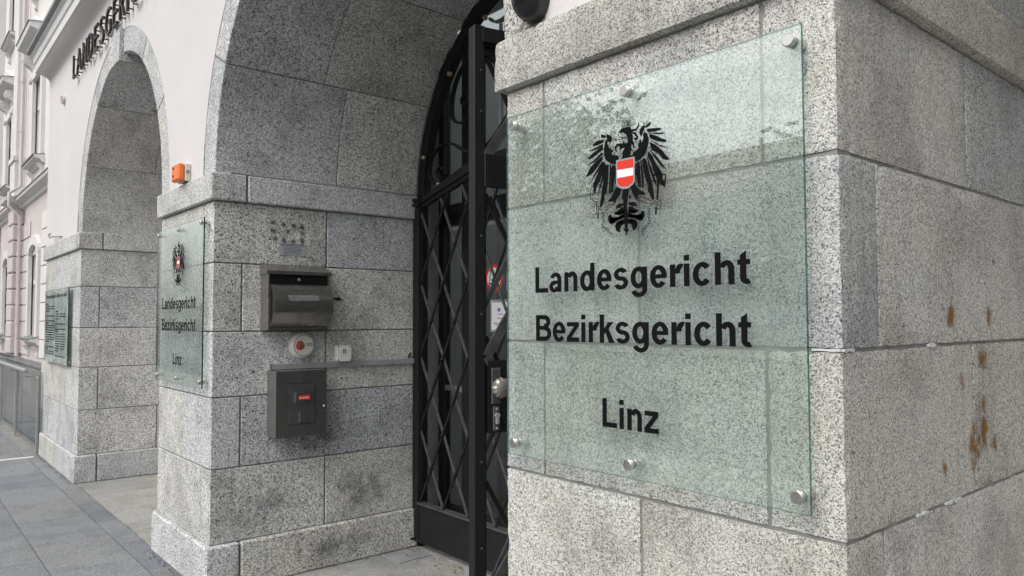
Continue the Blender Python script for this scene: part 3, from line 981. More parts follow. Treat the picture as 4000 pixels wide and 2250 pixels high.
one('stair', 'concrete', hall, -4.6, -1.8, 5.0, 6.9, 0.004, 0.34)
# glazed screen
scr = thing('glass_door', 'dark framed glass entrance doors with notices behind the iron gate', 'door', (-3.18, 3.36, 0))
YS = 3.36
xs = [-4.80, -4.47, -3.19, -1.89, -1.56]
for a, b in zip(xs, xs[1:]):
    for z0, z1 in ((0.10, 2.32), (2.40, 4.05)):
        pn = MB().box(a + 0.045, b - 0.045, YS - 0.004, YS + 0.004, z0 + 0.09, z1 - 0.03).build('pane', 'door_glass', scr)
        one('rail', 'dark_frame', scr, a, b, YS - 0.028, YS + 0.028, z0, z0 + 0.09)
    one('kick_plate', 'dark_frame', scr, a + 0.002, b - 0.002, YS - 0.02, YS + 0.02, 0.004, 0.099)
    one('mid_rail', 'zinc', scr, a + 0.04, b - 0.04, YS - 0.022, YS + 0.022, 1.06, 1.10)
one('transom', 'dark_frame', scr, -4.82, -1.54, YS - 0.031, YS + 0.031, 2.325, 2.395)
for x in xs:
    one('stile', 'dark_frame', scr, x - 0.045, x + 0.045, YS - 0.034, YS + 0.034, 0.004, 4.08)

fr = lambda x, z, w=0.0: (x, Y0 - w, z)          # on the facade
rv = lambda y, z, w=0.0: (PM[1] + w, y, z)       # on the side of the middle pier

# notices on the glass
sc_ = thing('scooter_sign', 'round no-scooter sticker with red rim on the glass door', 'sticker', (-4.165, YS - 0.006, 1.90))
NY = YS - 0.0085
def disc(mb, cx, cz, r0, r1, y, n=28):
    vs, fs = [], []
    for k in range(n):
        q = 2 * math.pi * k / n
        vs += [(cx + r0 * math.cos(q), y, cz + r0 * math.sin(q)), (cx + r1 * math.cos(q), y, cz + r1 * math.sin(q))]
    if r0 <= 0:
        mb.add([vs[2 * k + 1] for k in range(n)], [tuple(range(n))])
    else:
        mb.add(vs, [(2 * k, 2 * k + 1, (2 * k + 3) % (2 * n), (2 * k + 2) % (2 * n)) for k in range(n)])
    return mb
mb = MB().lathe([(0.098, 0.0), (0.098, 0.0015)], (-4.165, YS - 0.0045, 1.90), (0, -1, 0), 32)
mb.build('disc', 'print_white', sc_)
disc(MB(), -4.165, 1.90, 0.078, 0.0985, NY + 0.002).build('red_rim', 'print_red', sc_)
mb = MB()
mb.bar((-4.20, NY, 1.955), (-4.215, NY, 1.865), 0.006, 0.001, (0, 1, 0)).bar((-4.215, NY, 1.862), (-4.12, NY, 1.862), 0.008, 0.001, (0, 1, 0)).bar((-4.215, NY, 1.955), (-4.185, NY, 1.955), 0.006, 0.001, (0, 1, 0))
disc(mb, -4.218, 1.852, 0.008, 0.014, NY); disc(mb, -4.12, 1.852, 0.008, 0.014, NY)
mb.build('scooter_pictogram', 'print_black', sc_)
pp = thing('paper_notice', 'white printed sheet in a clear sleeve taped to the glass door', 'paper', (-4.10, YS - 0.006, 1.62))
MB().box(-4.205, -3.975, YS - 0.0055, YS - 0.0045, 1.515, 1.745).build('sleeve', 'plaque_glass', pp)
MB().box(-4.19, -3.99, YS - 0.0075, YS - 0.0065, 1.53, 1.725).build('sheet', 'print_white', pp)
mb = MB()
for z, a, b in ((1.64, -4.12, -4.06), (1.61, -4.12, -4.07), (1.575, -4.17, -4.03), (1.562, -4.15, -4.05)):
    mb.box(a, b, NY - 0.0006, NY, z, z + 0.004)
mb.build('printed_lines', 'print_black', pp)
MB().box(-4.12, -4.09, NY - 0.0006, NY, 1.66, 1.685).build('printed_emblem', 'print_blue', pp)
p2 = MB().box(-4.02, -3.84, YS - 0.0065, YS - 0.005, 1.80, 1.93).build('paper_notice', 'print_white')
tag(p2, 'small white note on the glass door beside the scooter sticker', 'paper')

# ================================================================== iron gate
gf = thing('fanlight_grille', 'fixed black iron arch frame with scrollwork above the gate leaves', 'grille', (-3.182, Y1, 0))
mb = MB()
th = [math.pi * k / 48 for k in range(49)]
vs, fs = [], []
for yy, rr in ((Y1 + 0.006, 1.36), (Y1 + 0.07, 1.36), (Y1 + 0.07, 1.285), (Y1 + 0.006, 1.285)):
    vs += [(AA[0] + rr * math.cos(q), yy, ZI1 + rr * math.sin(q)) for q in th]
for i in range(4):
    j = (i + 1) % 4
    for k in range(48):
        fs.append((i * 49 + k, i * 49 + k + 1, j * 49 + k + 1, j * 49 + k))
mb.add(vs, fs)
mb.build('arch_band', 'iron', gf)
one('jamb', 'iron', gf, PM[1] - 0.02, -4.505, Y1 + 0.004, Y1 + 0.07, 0, ZI1 + 0.02)
one('jamb', 'iron', gf, -1.855, PN[0] + 0.02, Y1 + 0.004, Y1 + 0.07, 0, ZI1 + 0.02)
gl = lambda u, v, w=0.0: (u, Y1 + 0.04 + w, v)


def spiral(cx, cz, r0, r1, a0, a1, n=26):
    return [(cx + (r0 + (r1 - r0) * k / n) * math.cos(R(a0 + (a1 - a0) * k / n)), cz + (r0 + (r1 - r0) * k / n) * math.sin(R(a0 + (a1 - a0) * k / n))) for k in range(n + 1)]


def bez(p0, p1, p2, p3, n=14):
    return [tuple((1 - t) ** 3 * a + 3 * (1 - t) ** 2 * t * b + 3 * (1 - t) * t * t * c + t ** 3 * d for a, b, c, d in zip(p0, p1, p2, p3)) for t in [k / n for k in range(1, n + 1)]]


for sg in (1, -1):
    mx = (lambda x: x) if sg == 1 else (lambda x: 2 * AA[0] - x)
    s1 = spiral(-4.306, 2.655, 0.022, 0.105, 430, 235, 30)
    # outer turn: down the left, over the top, then a long wave to the middle
    s1 = [(-4.29, 2.645), (-4.27, 2.665), (-4.275, 2.70), (-4.305, 2.715), (-4.335, 2.70), (-4.345, 2.66), (-4.325, 2.60), (-4.28, 2.575), (-4.235, 2.60), (-4.225, 2.66), (-4.25, 2.70)]
    sp = spiral(-4.300, 2.650, 0.018, 0.058, 0, 330, 18) + spiral(-4.315, 2.665, 0.075, 0.125, -30, -160, 14)
    sp += bez(sp[-1], (-4.47, 2.72), (-4.40, 2.83), (-4.24, 2.832)) + bez((-4.24, 2.832), (-4.10, 2.832), (-4.05, 2.715), (-3.90, 2.712)) + bez((-3.90, 2.712), (-3.70, 2.715), (-3.62, 2.86), (-3.50, 2.93))
    MB().ribbon([(mx(x), z) for x, z in sp], gl, 0.032, 0.014).build('scroll', 'iron', gf)
    s2 = spiral(-4.015, 3.095, 0.020, 0.055, 90, 420, 18) + spiral(-4.02, 3.08, 0.085, 0.16, 60, -150, 18)
    s2 += bez(s2[-1], (-4.20, 3.15), (-4.10, 3.33), (-3.95, 3.36)) + bez((-3.95, 3.36), (-3.75, 3.38), (-3.6, 3.2), (-3.5, 2.95))
    MB().ribbon([(mx(x), z) for x, z in s2], gl, 0.032, 0.014).build('scroll', 'iron', gf)
    for bx, bz in ((-4.452, 2.765), (-4.265, 2.545), (-4.135, 3.292), (-3.74, 3.56)):
        MB().lathe([(0.004, -0.02), (0.014, -0.014), (0.02, 0), (0.014, 0.014), (0.004, 0.02)], (mx(bx), Y1 - 0.004, bz), (0, 1, 0), 12).build('brass_knob', 'brass', gf, True)
    MB().ribbon([(mx(x), z) for x, z in bez((-3.75, 3.58), (-3.7, 3.5), (-3.6, 3.5), (-3.5, 3.56))], gl, 0.03, 0.016).build('scroll', 'bronze', gf)
    for k, x in enumerate((-3.63, -3.58)):
        one('upright', 'zinc', gf, mx(x) - 0.007, mx(x) + 0.007, Y1 + 0.03, Y1 + 0.05, 2.80, 3.50)

# ---- gate leaves, built in local metres: s from hinge to free edge, z up, t towards the street
LW = 1.36


def rail_top(s):
    a = min(max((s - 0.10) / 0.56, 0), 1)
    b = min(max((s - 0.62) / 0.74, 0), 1)
    return 2.475 + 0.165 * a + 0.025 * math.sin(b * math.pi / 2)


def rail_bot(s):
    return rail_top(s) - (0.075 + 0.03 * min(1, max(0, (s - 0.1) / 0.5)))


def make_leaf(label, sgn):
    """sgn +1: s runs to +x (left leaf)"""
    t = thing('gate_leaf', label, 'gate')
    L = lambda s, z, o=0.0: (sgn * s, -o, z)

    def bx(name, s0, s1, z0, z1, o0, o1, mat='iron', bev=0.0, par=None):
        return MB().box(sgn * s0, sgn * s1, -o0, -o1, z0, z1, bev=bev).build(name, mat, par or t)
    bx('hinge_stile', 0.004, 0.072, 0.045, 2.40, -0.02, 0.025, bev=0.003)
    bx('free_stile', LW - 0.044, LW, 0.045, rail_top(LW), -0.022, 0.028, bev=0.003)
    bx('stile_strip', LW - 0.052, LW - 0.0445, 0.06, 2.55, -0.012, 0.016)
    kb = bx('kick_board', 0.0725, LW - 0.0525, 0.045, 0.31, -0.012, 0.018)
    bx('kick_ledge', 0.073, LW - 0.053, 0.3105, 0.322, -0.028, 0.032, 'iron_worn_lit')
    # curved top rail, moulded in two steps
    n = 26
    ss = [0.02 + (LW - 0.066) * k / n for k in range(n + 1)]
    for nm, o0, o1, d0, d1 in (('top_rail', -0.018, 0.018, 0.0, 0.0), ('rail_moulding', 0.0185, 0.032, 0.016, 0.030)):
        mb = MB()
        vs, fs = [], []
        for s in ss:
            zt, zb = rail_top(s) - d0, rail_bot(s) + d1
            vs += [L(s, zt, o0), L(s, zt, o1), L(s, zb, o1), L(s, zb, o0)]
        for i in range(n):
            for k in range(4):
                a0, b0 = 4 * i + k, 4 * i + (k + 1) % 4
                fs.append((a0, b0, b0 + 4, a0 + 4))
        fs += [(3, 2, 1, 0), tuple(4 * n + k for k in range(4))]
        mb.add(vs, fs)
        mb.build(nm, 'iron', t)
    # lattice: nodes every 0.14 m across and 0.5145 m up
    riv = MB()
    s_a, z_a = 0.072, 1.335
    k_ = 0.2575 / 0.1405
    for fam in (1, -1):
        for j in range(-12, 13):
            zj = z_a + j * 0.515
            pts = []
            for q in range(0, 401):
                s = 0.0725 + (LW - 0.125) * q / 400
                z = zj + fam * k_ * (s - s_a)
                if 0.322 < z < rail_bot(s) + 0.01: pts.append((s, z))
            if len(pts) > 6:
                a, b = pts[0], pts[-1]
                o = 0.007 if fam == 1 else -0.004
                MB().bar(L(a[0], a[1], o), L(b[0], b[1], o), 0.017, 0.010, (0, 1, 0)).build('lattice_bar', 'iron_worn_lit' if fam == -1 else 'iron', t)  # one family in the paler iron: light on its faces put into the colour
    for a in range(0, 10):
        for b in range(-8, 8):
            s, z = s_a + 0.1405 * a, z_a + 0.2575 * b
            if (a + b) % 2 == 0 and 0.09 < s < LW - 0.07 and 0.34 < z < rail_bot(s):
                riv.lathe([(0.013, 0.0), (0.013, 0.008), (0.005, 0.013)], L(s, z, 0.010), (0, -1, 0), 8)
    r_ = riv.build('rivets', 'iron', t)
    r_['kind'] = 'stuff'
    # hinge band on top
    mb = MB().box(sgn * -0.045, sgn * 0.11, -0.045, 0.005, 2.415, 2.435).box(sgn * -0.045, sgn * 0.11, -0.045, 0.005, 2.45, 2.47).tube([L(-0.03, 2.40, 0.02), L(-0.03, 2.495, 0.02)], 0.014, 10)
    mb.build('hinge', 'iron', t)
    mb = MB().lathe([(0.03, 0.0), (0.03, 0.05), (0.045, 0.055), (0.045, 0.07), (0.02, 0.072)], L(-0.005, 0.0, 0.02), (0, 0, 1), 14)
    mb.build('floor_pivot', 'iron', t)
    return t, L, bx


lf, _, _ = make_leaf('closed left leaf of the black iron lattice gate beside the steel boxes', 1)
lf.location = (-4.548, Y1 - 0.01, 0)
rf, L, bx = make_leaf('open right leaf of the black iron gate, with knob and lock, beside the near pier', -1)
# lock case, knob and braces on the side that faces the street
E = lambda e: LW - e
bx('lock_case', E(0.125), E(0.0525), 1.20, 1.455, -0.012, 0.034)
bx('handle_rose', E(0.100), E(0.062), 1.30, 1.43, 0.0345, 0.0405, 'iron_worn_lit', 0.003)
mb = MB()
ribs = 12
kx, kz = -E(0.080), 1.362
prof = [(0.010, 0.0), (0.011, 0.016), (0.026, 0.022), (0.035, 0.034), (0.035, 0.043), (0.026, 0.054), (0.011, 0.058), (0.011, 0.061), (0.004, 0.063)]
vs, fs = [], []
sg_ = 36
for r, h in prof:
    for k in range(sg_):
        a = 2 * math.pi * k / sg_
        rr = r * (1 + (0.06 * math.cos(ribs * a) if r > 0.02 else 0))
        vs.append((kx + rr * math.cos(a), -0.0405 - h, kz + rr * math.sin(a)))
for i in range(len(prof) - 1):
    for k in range(sg_):
        a0, b0 = i * sg_ + k, i * sg_ + (k + 1) % sg_
        fs.append((a0, b0, b0 + sg_, a0 + sg_))
fs.append(tuple(range((len(prof) - 1) * sg_, len(prof) * sg_)))
mb.add(vs, fs)
mb.build('door_knob', 'bronze', rf, True)
kp = bx('keyhole_plate', E(0.096), E(0.068), 1.205, 1.295, 0.0345, 0.0405, 'iron_worn_lit', 0.003)
MB().lathe([(0.009, 0.0), (0.009, 0.010)], (-E(0.082), -0.0405, 1.262), (0, -1, 0), 14).box(-E(0.077), -E(0.087), -0.0405, -0.049, 1.232, 1.262).build('lock_cylinder', 'zinc', kp)
for z in (1.216, 1.284):
    MB().lathe([(0.005, 0.0), (0.004, 0.003)], (-E(0.082), -0.0405, z), (0, -1, 0), 8).build('screw', 'zinc', kp)
bx('cross_strap', 0.08, E(0.036), 2.075, 2.195, 0.0285, 0.043, 'iron', 0.002)
bx('top_plate', 0.9, E(0.03), 2.60, 2.652, 0.0325, 0.046)
for z0, z1, e0, e1 in ((1.47, 2.09, 0.05, 0.44), (1.47, 0.90, 0.05, 0.44), (0.62, 1.18, 0.05, 0.44), (0.60, 0.06, 0.05, 0.44), (2.19, 2.55, 0.05, 0.30)):
    MB().bar(L(E(e0), z0, 0.024), L(E(e1), z1, 0.024), 0.036, 0.010, (0, 1, 0)).build('brace', 'iron_worn_lit', rf)
for k, z in enumerate((0.45, 0.8, 1.1, 1.62, 1.9, 2.35, 2.5)):
    MB().lathe([(0.0045, 0.0), (0.003, 0.003)], (-E(0.028), -0.0282, z), (0, -1, 0), 8).build('screw', 'iron_worn_lit', rf)
rf.location = (-1.832, Y1 - 0.01, 0)
# closed the leaf runs to -x; it stands open towards the street
rf.rotation_euler = (0, 0, R(77.5))

# ================================================================== glass court signs
def mitre_line(mb, pts, wd, fn, w):
    """a drawn line as a flat strip"""
    n = len(pts)
    vs, fs = [], []
    for i in range(n):
        a, b = pts[max(i - 1, 0)], pts[min(i + 1, n - 1)]
        dx, dy = b[0] - a[0], b[1] - a[1]
        l = math.hypot(dx, dy) or 1
        nx, ny = -dy / l * wd / 2, dx / l * wd / 2
        vs += [fn(pts[i][0] + nx, pts[i][1] + ny, w), fn(pts[i][0] - nx, pts[i][1] - ny, w)]
    for i in range(n - 1):
        fs.append((2 * i, 2 * i + 1, 2 * i + 3, 2 * i + 2))
    mb.add(vs, fs)


def court_sign(xc, label, edge):
    zc, hw, hh = 1.710, 0.485, 0.515
    yg0, yg1 = 1.466, 1.474         # glass front and back
    t = thing('glass_sign', label, 'sign', (xc, yg0, zc), 'glass court signs on the piers')
    fn = lambda u, v, w=0.0: (xc + u, yg0 - 0.0004 - w, zc + v)
    mb = MB()
    x0, x1, z0, z1 = xc - hw, xc + hw, zc - hh, zc + hh
    vs = [(x, y, z) for x in (x0, x1) for y in (yg0, yg1) for z in (z0, z1)]
    mb.add(vs, [(0, 4, 5, 1), (2, 3, 7, 6)], 0)
    mb.add(vs, [(0, 1, 3, 2), (4, 6, 7, 5), (0, 2, 6, 4), (1, 5, 7, 3)], 1)
    mb.build('glass_panel', ['sign_glass', edge], t)
    cr = MB()
    for q in EAGLE:
        cr.add([fn(u * 1e-4, v * 1e-4) for u, v in q], [tuple(range(len(q)))])
        mitre_line(cr, [(u * 1e-4, v * 1e-4) for u, v in q + q[:1]], 0.0013, fn, 0.0001)
    crest = cr.build('eagle_emblem', 'print_black', t)
    ln = MB()
    for k, (q, wd) in enumerate(EAGLE_LINES):
        mitre_line(ln, [(u * 1e-4, v * 1e-4) for u, v in q], wd * 1.35e-4, fn, 0.00004 * (k % 5) + 0.0003)
    ln.build('emblem_linework', 'print_black', crest)['kind'] = 'stuff'
    for nm, q, mt, w in (('shield_border', SHIELD, 'print_grey', 0.0006), ('red_stripe', SH_RED1, 'print_red', 0.0009), ('white_stripe', SH_WHITE, 'print_white', 0.0009), ('red_stripe', SH_RED2, 'print_red', 0.0009)):
        MB().add([fn(u * 1e-4, v * 1e-4, w) for u, v in q], [tuple(range(len(q)))]).build(nm, mt, crest)
    for body, u0, u1, v0, cap in (('Landesgericht', -0.353, 0.357, -0.031, 0.075), ('Bezirksgericht', -0.351, 0.357, -0.171, 0.075), ('Linz', -0.090, 0.096, -0.392, 0.075)):
        mb = MB()
        bold_text(mb, body, fn, u0, u1, v0, cap)
        mb.build('lettering', 'print_black', t)
    for u in (-0.445, 0.004, 0.462):
        for v in (0.482, -0.478):
            x, z = xc + u, zc + v
            s = MB().lathe([(0.0125, 0.0), (0.0145, 0.002), (0.0145, 0.012), (0.013, 0.0135), (0.0115, 0.0135)], (x, yg0 - 0.0145, z), (0, 1, 0), 20)
            s.lathe([(0.0135, 0.0), (0.0135, Y0 - yg1 + 0.002)], (x, yg1 + 0.0002, z), (0, 1, 0), 20)
            s.build('standoff', 'steel_satin', t, True)
    return t


court_sign(-1.272, 'large clear glass court sign with eagle on the near granite pier', 'edge_glass')
court_sign(-5.085, 'glass court sign with eagle seen at a slant on the middle pier', 'edge_dark')

# memorial plaque on the far pier
pq = thing('memorial_plaque', 'grey glass plaque with dense text on the far granite pier', 'plaque', (-9.55, 1.47, 1.55))
fn = lambda u, v, w=0.0: (u, 1.4655 - w, v)
px0, px1, pz0, pz1 = -10.22, -8.80, 1.145, 1.955
mb = MB()
vs = [(x, y, z) for x in (px0, px1) for y in (1.466, 1.476) for z in (pz0, pz1)]
mb.add(vs, [(0, 4, 5, 1), (2, 3, 7, 6)], 0)
mb.add(vs, [(0, 1, 3, 2), (4, 6, 7, 5), (0, 2, 6, 4), (1, 5, 7, 3)], 1)
mb.build('glass_panel', ['plaque_glass', 'edge_dark'], pq)
mb = MB()
text(mb, 'Nationalsozialistische Diktatur und Justiz', fn, -10.12, -8.90, 1.862, 0.042, bold=0.02)
mb.build('heading', 'print_black', pq)
rnd = random.Random(3)
for c, (a, b) in enumerate(((-10.12, -9.57), (-9.50, -8.92))):
    z = 1.79 - 0.09 * c
    k = 0
    mb = MB()
    while z > 1.22:
        if k in (4, 5, 15):
            z -= 0.030
        x = a
        end = b if k not in (3, 14) else a + 0.25
        bold = k in (0, 6, 16)
        if bold: end = a + 0.16
        while x < end - 0.02:
            l = min(rnd.uniform(0.03, 0.11), end - x)
            mb.box(x, x + l, 1.4650, 1.4655, z, z + (0.014 if bold else 0.010))
            x += l + 0.012
        z -= 0.026
        k += 1
    mb.build('text_column', 'print_black', pq)
for x in (px0 + 0.06, -9.55, px1 - 0.05):
    for z in (pz0 + 0.04, pz1 - 0.04):
        s = MB().lathe([(0.010, 0), (0.012, 0.002), (0.012, 0.011)], (x, 1.4545, z), (0, 1, 0), 14)
        s.lathe([(0.010, 0.0), (0.010, 0.035)], (x, 1.4765, z), (0, 1, 0), 14)
        s.build('standoff', 'steel_satin', pq, True)

# ================================================================== metal lettering on the wall
wd = thing('metal_lettering', 'dark metal capitals standing off the plaster wall above the far arch', 'lettering', (-7.3, Y0, 4.1))
lx = [('L', -8.775, 0.105), ('A', -8.585, 0.215), ('N', -8.295, 0.185), ('D', -8.035, 0.185), ('E', -7.775, 0.150), ('S', -7.545, 0.165), ('G', -7.315, 0.205), ('E', -7.030, 0.150), ('R', -6.800, 0.165), ('I', -6.555, 0.034), ('C', -6.44, 0.20), ('H', -6.16, 0.185), ('T', -5.90, 0.175)]
for ch, x, wdt in lx:
    vs, fs = text_geo(ch, -0.012, 0.0)
    xs_ = [q[0] for q in vs]; zs_ = [q[1] for q in vs]
    a0, a1, b0, b1 = min(xs_), max(xs_), min(zs_), max(zs_)
    mp = lambda q: (x + (q[0] - a0) / (a1 - a0) * wdt, 4.112 + (q[1] - b0) / (b1 - b0) * 0.243)
    bm = bmesh.new()
    vv = [bm.verts.new((mp(q)[0], 1.452, mp(q)[1])) for q in vs]
    for f in fs:
        try: bm.faces.new([vv[i] for i in f])
        except ValueError: pass
    bmesh.ops.remove_doubles(bm, verts=bm.verts, dist=0.0002)
    e = bmesh.ops.extrude_face_region(bm, geom=list(bm.faces))
    bmesh.ops.translate(bm, vec=(0, 0.020, 0), verts=[g for g in e['geom'] if isinstance(g, bmesh.types.BMVert)])
    bmesh.ops.recalc_face_normals(bm, faces=bm.faces)
    bm.verts.index_update()
    mb = MB().add([tuple(q.co) for q in bm.verts], [tuple(q.index for q in f.verts) for f in bm.faces])
    bm.free()
    o = mb.build('letter', 'letter_metal', wd)
    o['label'] = 'dark metal capital letter ' + ch
    pn = MB()
    for sx in ((0.5,) if wdt < 0.1 else (0.12, 0.88)):
        for z in (4.135, 4.32):
            if ch in 'L' and sx > 0.5 and z > 4.2: continue
            pn.tube([(x + wdt * sx, 1.472, z), (x + wdt * sx, Y0 - 0.003, z)], 0.006, 6)
    pn.build('fixing_pins', 'letter_metal', o)

# ================================================================== fittings on the middle pier
X = PM[1]
# notice plate
pl = thing('notice_plate', 'small grey engraved notice plate above the steel letterbox', 'plate', (X, 2.005, 2.05))
MB().box(X + 0.001, X + 0.003, 1.917, 2.093, 2.018, 2.094).build('plate', 'plate_grey', pl)
mb = MB()
text(mb, 'EINLAUFKASTEN', rv, 1.927, 2.083, 2.078, 0.0115, bold=0.012, w=0.0036)
mb.build('heading', 'print_black', pl)
mb = MB()
for k, ln in enumerate(('Der Inhalt dieses Kastens wird', 'nur an Arbeitstagen, und zwar', 'um 07:30 u. 13:00 Uhr ausgehoben.', 'Hier eingeworfene Eingaben', 'gelten erst nach Aushebung', 'als bei Gericht eingelangt.')):
    wl = 0.0021 * len(ln)
    text(mb, ln, rv, 2.005 - wl, 2.005 + wl, 2.0675 - k * 0.0085, 0.0056, w=0.0036)
mb.build('small_print', 'print_black', pl)

# steel letterbox
lb = thing('letterbox', 'brushed steel wall letterbox with curved flap and sloping hood', 'letterbox', (X, 2.0, 1.54))
ya, yb_ = 1.800, 2.206
MB().box(X + 0.001, X + 0.108, ya, yb_, 1.540, 1.905).build('body', 'steel_side', lb)
MB().box(X + 0.1085, X + 0.118, ya, ya + 0.010, 1.541, 1.896).build('frame_edge', 'steel_satin', lb)
MB().box(X + 0.1085, X + 0.118, yb_ - 0.010, yb_, 1.541, 1.896).build('frame_edge', 'steel_satin', lb)
MB().box(X + 0.1085, X + 0.118, ya + 0.0105, yb_ - 0.0105, 1.541, 1.556).build('frame_edge', 'steel', lb)
hood = [(0.001, 1.957), (0.004, 1.957), (0.124, 1.908), (0.126, 1.888), (0.122, 1.886), (0.001, 1.886)]
MB().prism(hood, lambda d, z: (X + d, ya - 0.008, z), lambda d, z: (X + d, yb_ + 0.014, z)).build('hood', 'steel', lb)
MB().box(X + 0.1085, X + 0.114, ya + 0.0105, yb_ - 0.0105, 1.812, 1.8855).build('slot_panel', 'plastic_black', lb)
arc = []
for k in range(15):
    a = k / 14
    z = 1.812 - 0.250 * a
    arc.append((0.116 + 0.072 * math.sin(math.pi * (0.06 + 0.94 * a)) ** 0.75, z))
arc = [(0.110, 1.826)] + arc
fl = MB()
vs, fs = [], []
for d, z in arc:
    vs += [(X + d, ya + 0.012, z), (X + d, yb_ - 0.004, z)]
fs = [(2 * i, 2 * i + 1, 2 * i + 3, 2 * i + 2) for i in range(len(arc) - 1)]
n0 = len(vs)
for d, z in arc:
    vs += [(X + d - 0.003, ya + 0.012, z), (X + d - 0.003, yb_ - 0.004, z)]
fs += [(n0 + 2 * i, n0 + 2 * i + 2, n0 + 2 * i + 3, n0 + 2 * i + 1) for i in range(len(arc) - 1)]
for s in (0, 1):
    fs += [(2 * i + s, 2 * i + 2 + s, n0 + 2 * i + 2 + s, n0 + 2 * i + s) for i in range(len(arc) - 1)]
fl.add(vs, fs)
flap = fl.build('curved_flap', 'steel', lb, True)
MB().prism([(0.109, 1.815)] + arc[1:] + [(0.109, 1.562)], lambda d, z: (X + d - 0.0035, ya + 0.020, z), lambda d, z: (X + d - 0.0035, ya + 0.022, z)).build('flap_side', 'plastic_black', lb)
# torn label on the flap follows its curve
vs, fs = [], []
for d, z in arc[4:7]:
    for y in (1.905, 1.93, 1.96, 1.99, 2.02, 2.05, 2.08, 2.105):
        vs.append((X + d + 0.0012, y, z + random.uniform(-0.003, 0.003)))
for i in range(2):
    for k in range(7):
        fs.append((i * 8 + k, i * 8 + k + 1, i * 8 + k + 9, i * 8 + k + 8))
MB().add(vs, fs).build('torn_label', 'sheet_metal', flap)
MB().lathe([(0.012, 0.0), (0.012, 0.006), (0.009, 0.010), (0.003, 0.010)], (X + 0.114, 2.002, 1.856), (1, 0, 0), 16).build('lock', 'steel_satin', lb, True)
MB().lathe([(0.012, 0.0), (0.010, 0.012)], (X + 0.004, 2.33, 1.743), (1, 0, 0), 12).tube([(X + 0.008, 2.24, 1.748), (X + 0.012, 2.33, 1.743)], 0.007, 8).build('black_hole', 'plastic_black', lb)  # black disc and stub drawn for a dark hole in the stone

# lift key switch
ls = thing('lift_key_switch', 'round beige key switch with a red ring, below the letterbox', 'switch', (X, 2.063, 1.442))
cy, cz = 2.063, 1.442
MB().lathe([(0.080, 0.0005), (0.085, 0.012), (0.086, 0.030), (0.082, 0.046), (0.074, 0.055), (0.067, 0.058), (0.067, 0.055), (0.0655, 0.055), (0.0655, 0.0585), (0.02, 0.0605)], (X, cy, cz), (1, 0, 0), 40).build('housing', 'plastic_beige', ls, True)
MB().lathe([(0.0680, 0.0), (0.0680, 0.0012), (0.0655, 0.0012), (0.0655, 0.0)], (X + 0.0575, cy, cz), (1, 0, 0), 40).build('groove', 'print_black', ls)
MB().lathe([(0.027, 0.0), (0.029, 0.003), (0.026, 0.006), (0.018, 0.006), (0.018, 0.002)], (X + 0.0600, cy - 0.027, cz), (1, 0, 0), 24).build('red_ring', 'print_red', ls, True)
kc = MB().lathe([(0.016, 0.0), (0.016, 0.010), (0.012, 0.012)], (X + 0.0610, cy - 0.027, cz), (1, 0, 0), 20).build('key_cylinder', 'bronze', ls, True)
MB().box(X + 0.0732, X + 0.0742, cy - 0.0295, cy - 0.0245, cz - 0.010, cz + 0.004).build('keyhole', 'print_black', kc)
lw_ = MB().box(X + 0.0600, X + 0.0612, cy + 0.018, cy + 0.056, cz - 0.004, cz + 0.014).build('label', 'print_green', ls)
mb = MB()
text(mb, 'Lift', rv, cy + 0.022, cy + 0.052, cz - 0.001, 0.0125, bold=0.01, w=0.0616)
mb.build('lettering', 'print_white', lw_)

# keypad box
kb_ = thing('keypad_box', 'small white square keypad box on the steel cable trunking', 'keypad', (X, 2.35, 1.33))
MB().box(X + 0.001, X + 0.045, 2.300, 2.402, 1.331, 1.433, bev=0.004).build('housing', 'plastic_white', kb_)
MB().box(X + 0.0455, X + 0.053, 2.298, 2.404, 1.329, 1.435, bev=0.003).build('cover', 'plastic_white', kb_)
MB().box(X + 0.0532, X + 0.0545, 2.316, 2.386, 1.346, 1.420, bev=0.0006).build('key_panel', 'print_white', kb_)
for y in (2.306, 2.396):
    for z in (1.337, 1.427):
        MB().lathe([(0.0045, 0.0), (0.0035, 0.001)], (X + 0.0532, y, z), (1, 0, 0), 10).build('screw', 'print_black', kb_)
for i in range(4):
    for j in range(4):
        MB().box(X + 0.0546, X + 0.0552, 2.322 + 0.016 * i, 2.328 + 0.016 * i, 1.360 + 0.013 * j, 1.366 + 0.013 * j).build('key', 'print_black' if 0 < i < 3 and j > 1 else 'print_grey', kb_)
mb = MB()
for z in (1.405, 1.394, 1.383):
    mb.box(X + 0.0553, X + 0.0557, 2.338, 2.362, z, z + 0.004)
mb.build('key_legend', 'print_black', kb_)
MB().lathe([(0.012, 0.0), (0.012, 0.005)], (X + 0.02, 2.35, 1.4335), (0, 0, 1), 12).build('gland', 'plastic_white', kb_)

# cable trunking
tr = thing('cable_trunking', 'narrow steel cable trunking running along the pier to the gate', 'trunking', (X, 2.4, 1.29))
MB().box(X + 0.001, X + 0.028, 1.862, 2.918, 1.292, 1.328, bev=0.002).build('channel', 'zinc', tr)
MB().box(X + 0.0005, X + 0.030, 1.856, 1.8615, 1.290, 1.330).build('end_cap', 'steel_satin', tr)
MB().tube([(X + 0.012, 2.875, 1.3285), (X + 0.016, 2.878, 1.35), (X + 0.012, 2.892, 1.37)], 0.006, 8).build('cable_end', 'plastic_black', tr)

